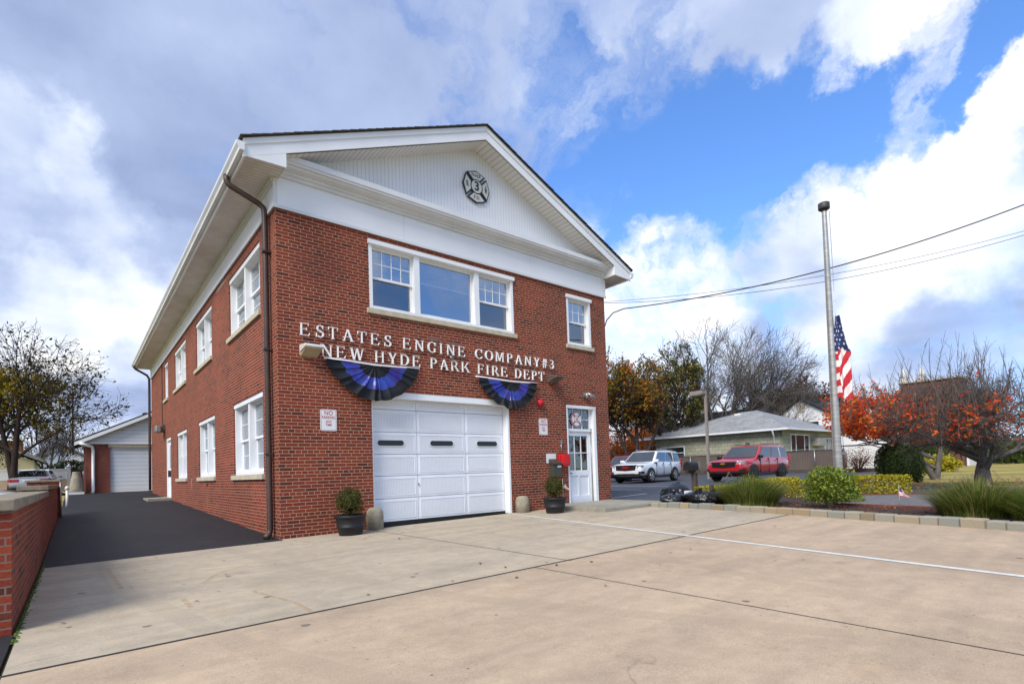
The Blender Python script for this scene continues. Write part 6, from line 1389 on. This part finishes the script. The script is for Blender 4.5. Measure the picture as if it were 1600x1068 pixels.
tree('maple_tree', 'olive-green maple with open crown just left of the bare tree', 'tree', ground_at(1048, 56), [((-.2, .2, 1), 7, .9), ((.1, -.1, 1), 7.8, 1), ((.35, -.4, 1), 7.4, .9)], [7, 6, 6, 4], 75, 'bark_dark', [('leaf_gold', lambda q, rr: rr.random() < .5), ('leaf_green', None)], r0=.26, up=.08, ang=(28, 58), ratio=(.45, .72), leafn=5500, clump=.5, leafsize=.15, leafspread=.35, tipr=.016, wob=.13, env=((0, 0, 9.2), 3.6, 5.2))
tree('oak_tree', 'dark rust-leaved oak beyond the white gabled house', 'tree', ground_at(1248, 88), [((-.6, .5, 1), 6.8, .8), ((.0, 0, 1), 7.3, 1), ((.5, -.6, 1), 7, .9), ((1.0, -1.2, .8), 6.8, .8), ((-1.0, 1.1, .7), 6.8, .8)], [7, 6, 6, 4], 76, 'bark_dark', [('leaf_rust', None)], r0=.45, up=.02, ang=(30, 65), ratio=(.55, .85), leafn=13000, leafsize=.26, leafspread=.6, tipr=.03, wob=.12, env=((0, 0, 10.3), 9.5, 4.8))
tree('dark_tree', 'dark evergreen-looking tree at the right edge behind the red leaves', 'tree', (56, -17, 0), [((0, 0, 1), 7.5, 1), ((-.4, .4, 1), 6.5, .8), ((.4, -.3, 1), 6.5, .8)], [6, 6, 5, 4], 77, 'bark_dark', [('leaf_dark', None)], r0=.32, up=.05, ang=(30, 70), ratio=(.4, .6), leafn=12000, leafsize=.22, leafspread=.7, tipr=.02)
shrub('orange_bush', 'burnt orange bush beside the parked red vehicle, below the gold maple', 'bush', (43.5, 27.5, 2.4), (2.6, 3.2, 2.2), 6500, .12, 'leaf_orange', 81, 10, thick=.8, lump=.5, sr=.05, base=0)
shrub('green_shrub', 'dark green rounded tree crown over the left end of the grey roof', 'bush', (57, 31, 4.0), (4.2, 4.4, 3.9), 9000, .2, 'leaf_dark', 82, 8, thick=.7, lump=.4, sr=.1, base=0)
shrub('orange_bush', 'reddish bush poking above the left end of the grey roof', 'bush', (50, 29.5, 3.6), (2.4, 3.4, 2.6), 5000, .14, 'leaf_orange', 83, 8, thick=.8, lump=.5, sr=.06, base=0)
for k, (px_, d_, rx_, h_, lm, lb) in enumerate(((1440, 52, 3.2, 2.4, 'leaf_green', 'green hedge-like shrub behind the twin-trunked tree'), (1495, 60, 5, 3.2, 'leaf_green', 'bright green shrub mass left of the thick trunk'), (1570, 62, 6, 3.0, 'leaf_dark', 'dark green shrub mass right of the thick trunk'), (1610, 55, 4.5, 2.6, 'leaf_green', 'green shrub mass at the right edge beyond the lawn'), (1428, 30, 1.3, 1.3, 'leaf_yellow', 'yellow-leaved shrub between the yews and the thick trunk'), (1475, 32, 1.1, 1.1, 'leaf_yellow', 'small yellow shrub left of the white monument'), (1530, 70, 8, 4.2, 'leaf_dark', 'dark tree line beyond the far lawn'), (1460, 33.5, 1.3, 1.2, 'leaf_dark', 'small dark shrub beside the yellow shrubs'))):
    p = at(px_, 712, d_); shrub('garden_shrub', lb, 'shrub', (p.x, p.y, h_ * .5), (rx_ * .6, rx_ * .6, h_ * .5), 3200, max(.05, d_ * .0028), lm, 90 + k, 5, 'shrubs beyond the lawn', base=0, thick=.6, lump=.4, sr=.05)
shrub('bare_shrub', 'leafless twiggy shrub in front of the lattice fence', 'shrub', (42.3, 4.2, 1.0), (1.3, 1.3, 1.0), 1600, .05, 'leaf_rust', 99, 30, thick=.9, base=0, sr=.03)
# ---------------------------------------------------------------- overhead cables
def cable(p, q, sag, r, label, pre=None):
    b = MB(); p, q = Vector(p), Vector(q); pts = list(pre or [])
    for i in range(25): t = i / 24; v = p.lerp(q, t); v.z -= sag * 4 * t * (1 - t); pts.append(v)
    pts.append(pts[-1] + (pts[-1] - pts[-2]).normalized() * 25)
    b.tube(pts, r, 6); tag(b.build('overhead_cable', 'cable', uv=False), label, 'cable', 'cables running from the fire house')
A0 = Vector((W + .05, 3.0, 0)); 
def onx(px, py, x=W + .05):
    d = pdir(px, py); return CAM + d * ((x - CAM.x) / d.x)
h1 = onx(945, 512); h2 = onx(958, 489); h3 = onx(975, 482)
s1 = at(975, 482, 15.8)
cable(s1, at(1650, 300, 13.5), .42, .017, 'thick black service cable with a drip loop at the brick corner', [at(943.5, 514, 15.2), at(948, 500, 15.4), at(958, 488.5, 15.6)])
cable(at(944, 471.5, 15.4), at(1650, 347, 15), .36, .006, 'upper one of the two thin overhead cables')
cable(at(944, 473.5, 15.2), at(1650, 352, 14.2), .46, .007, 'lower one of the two thin overhead cables')
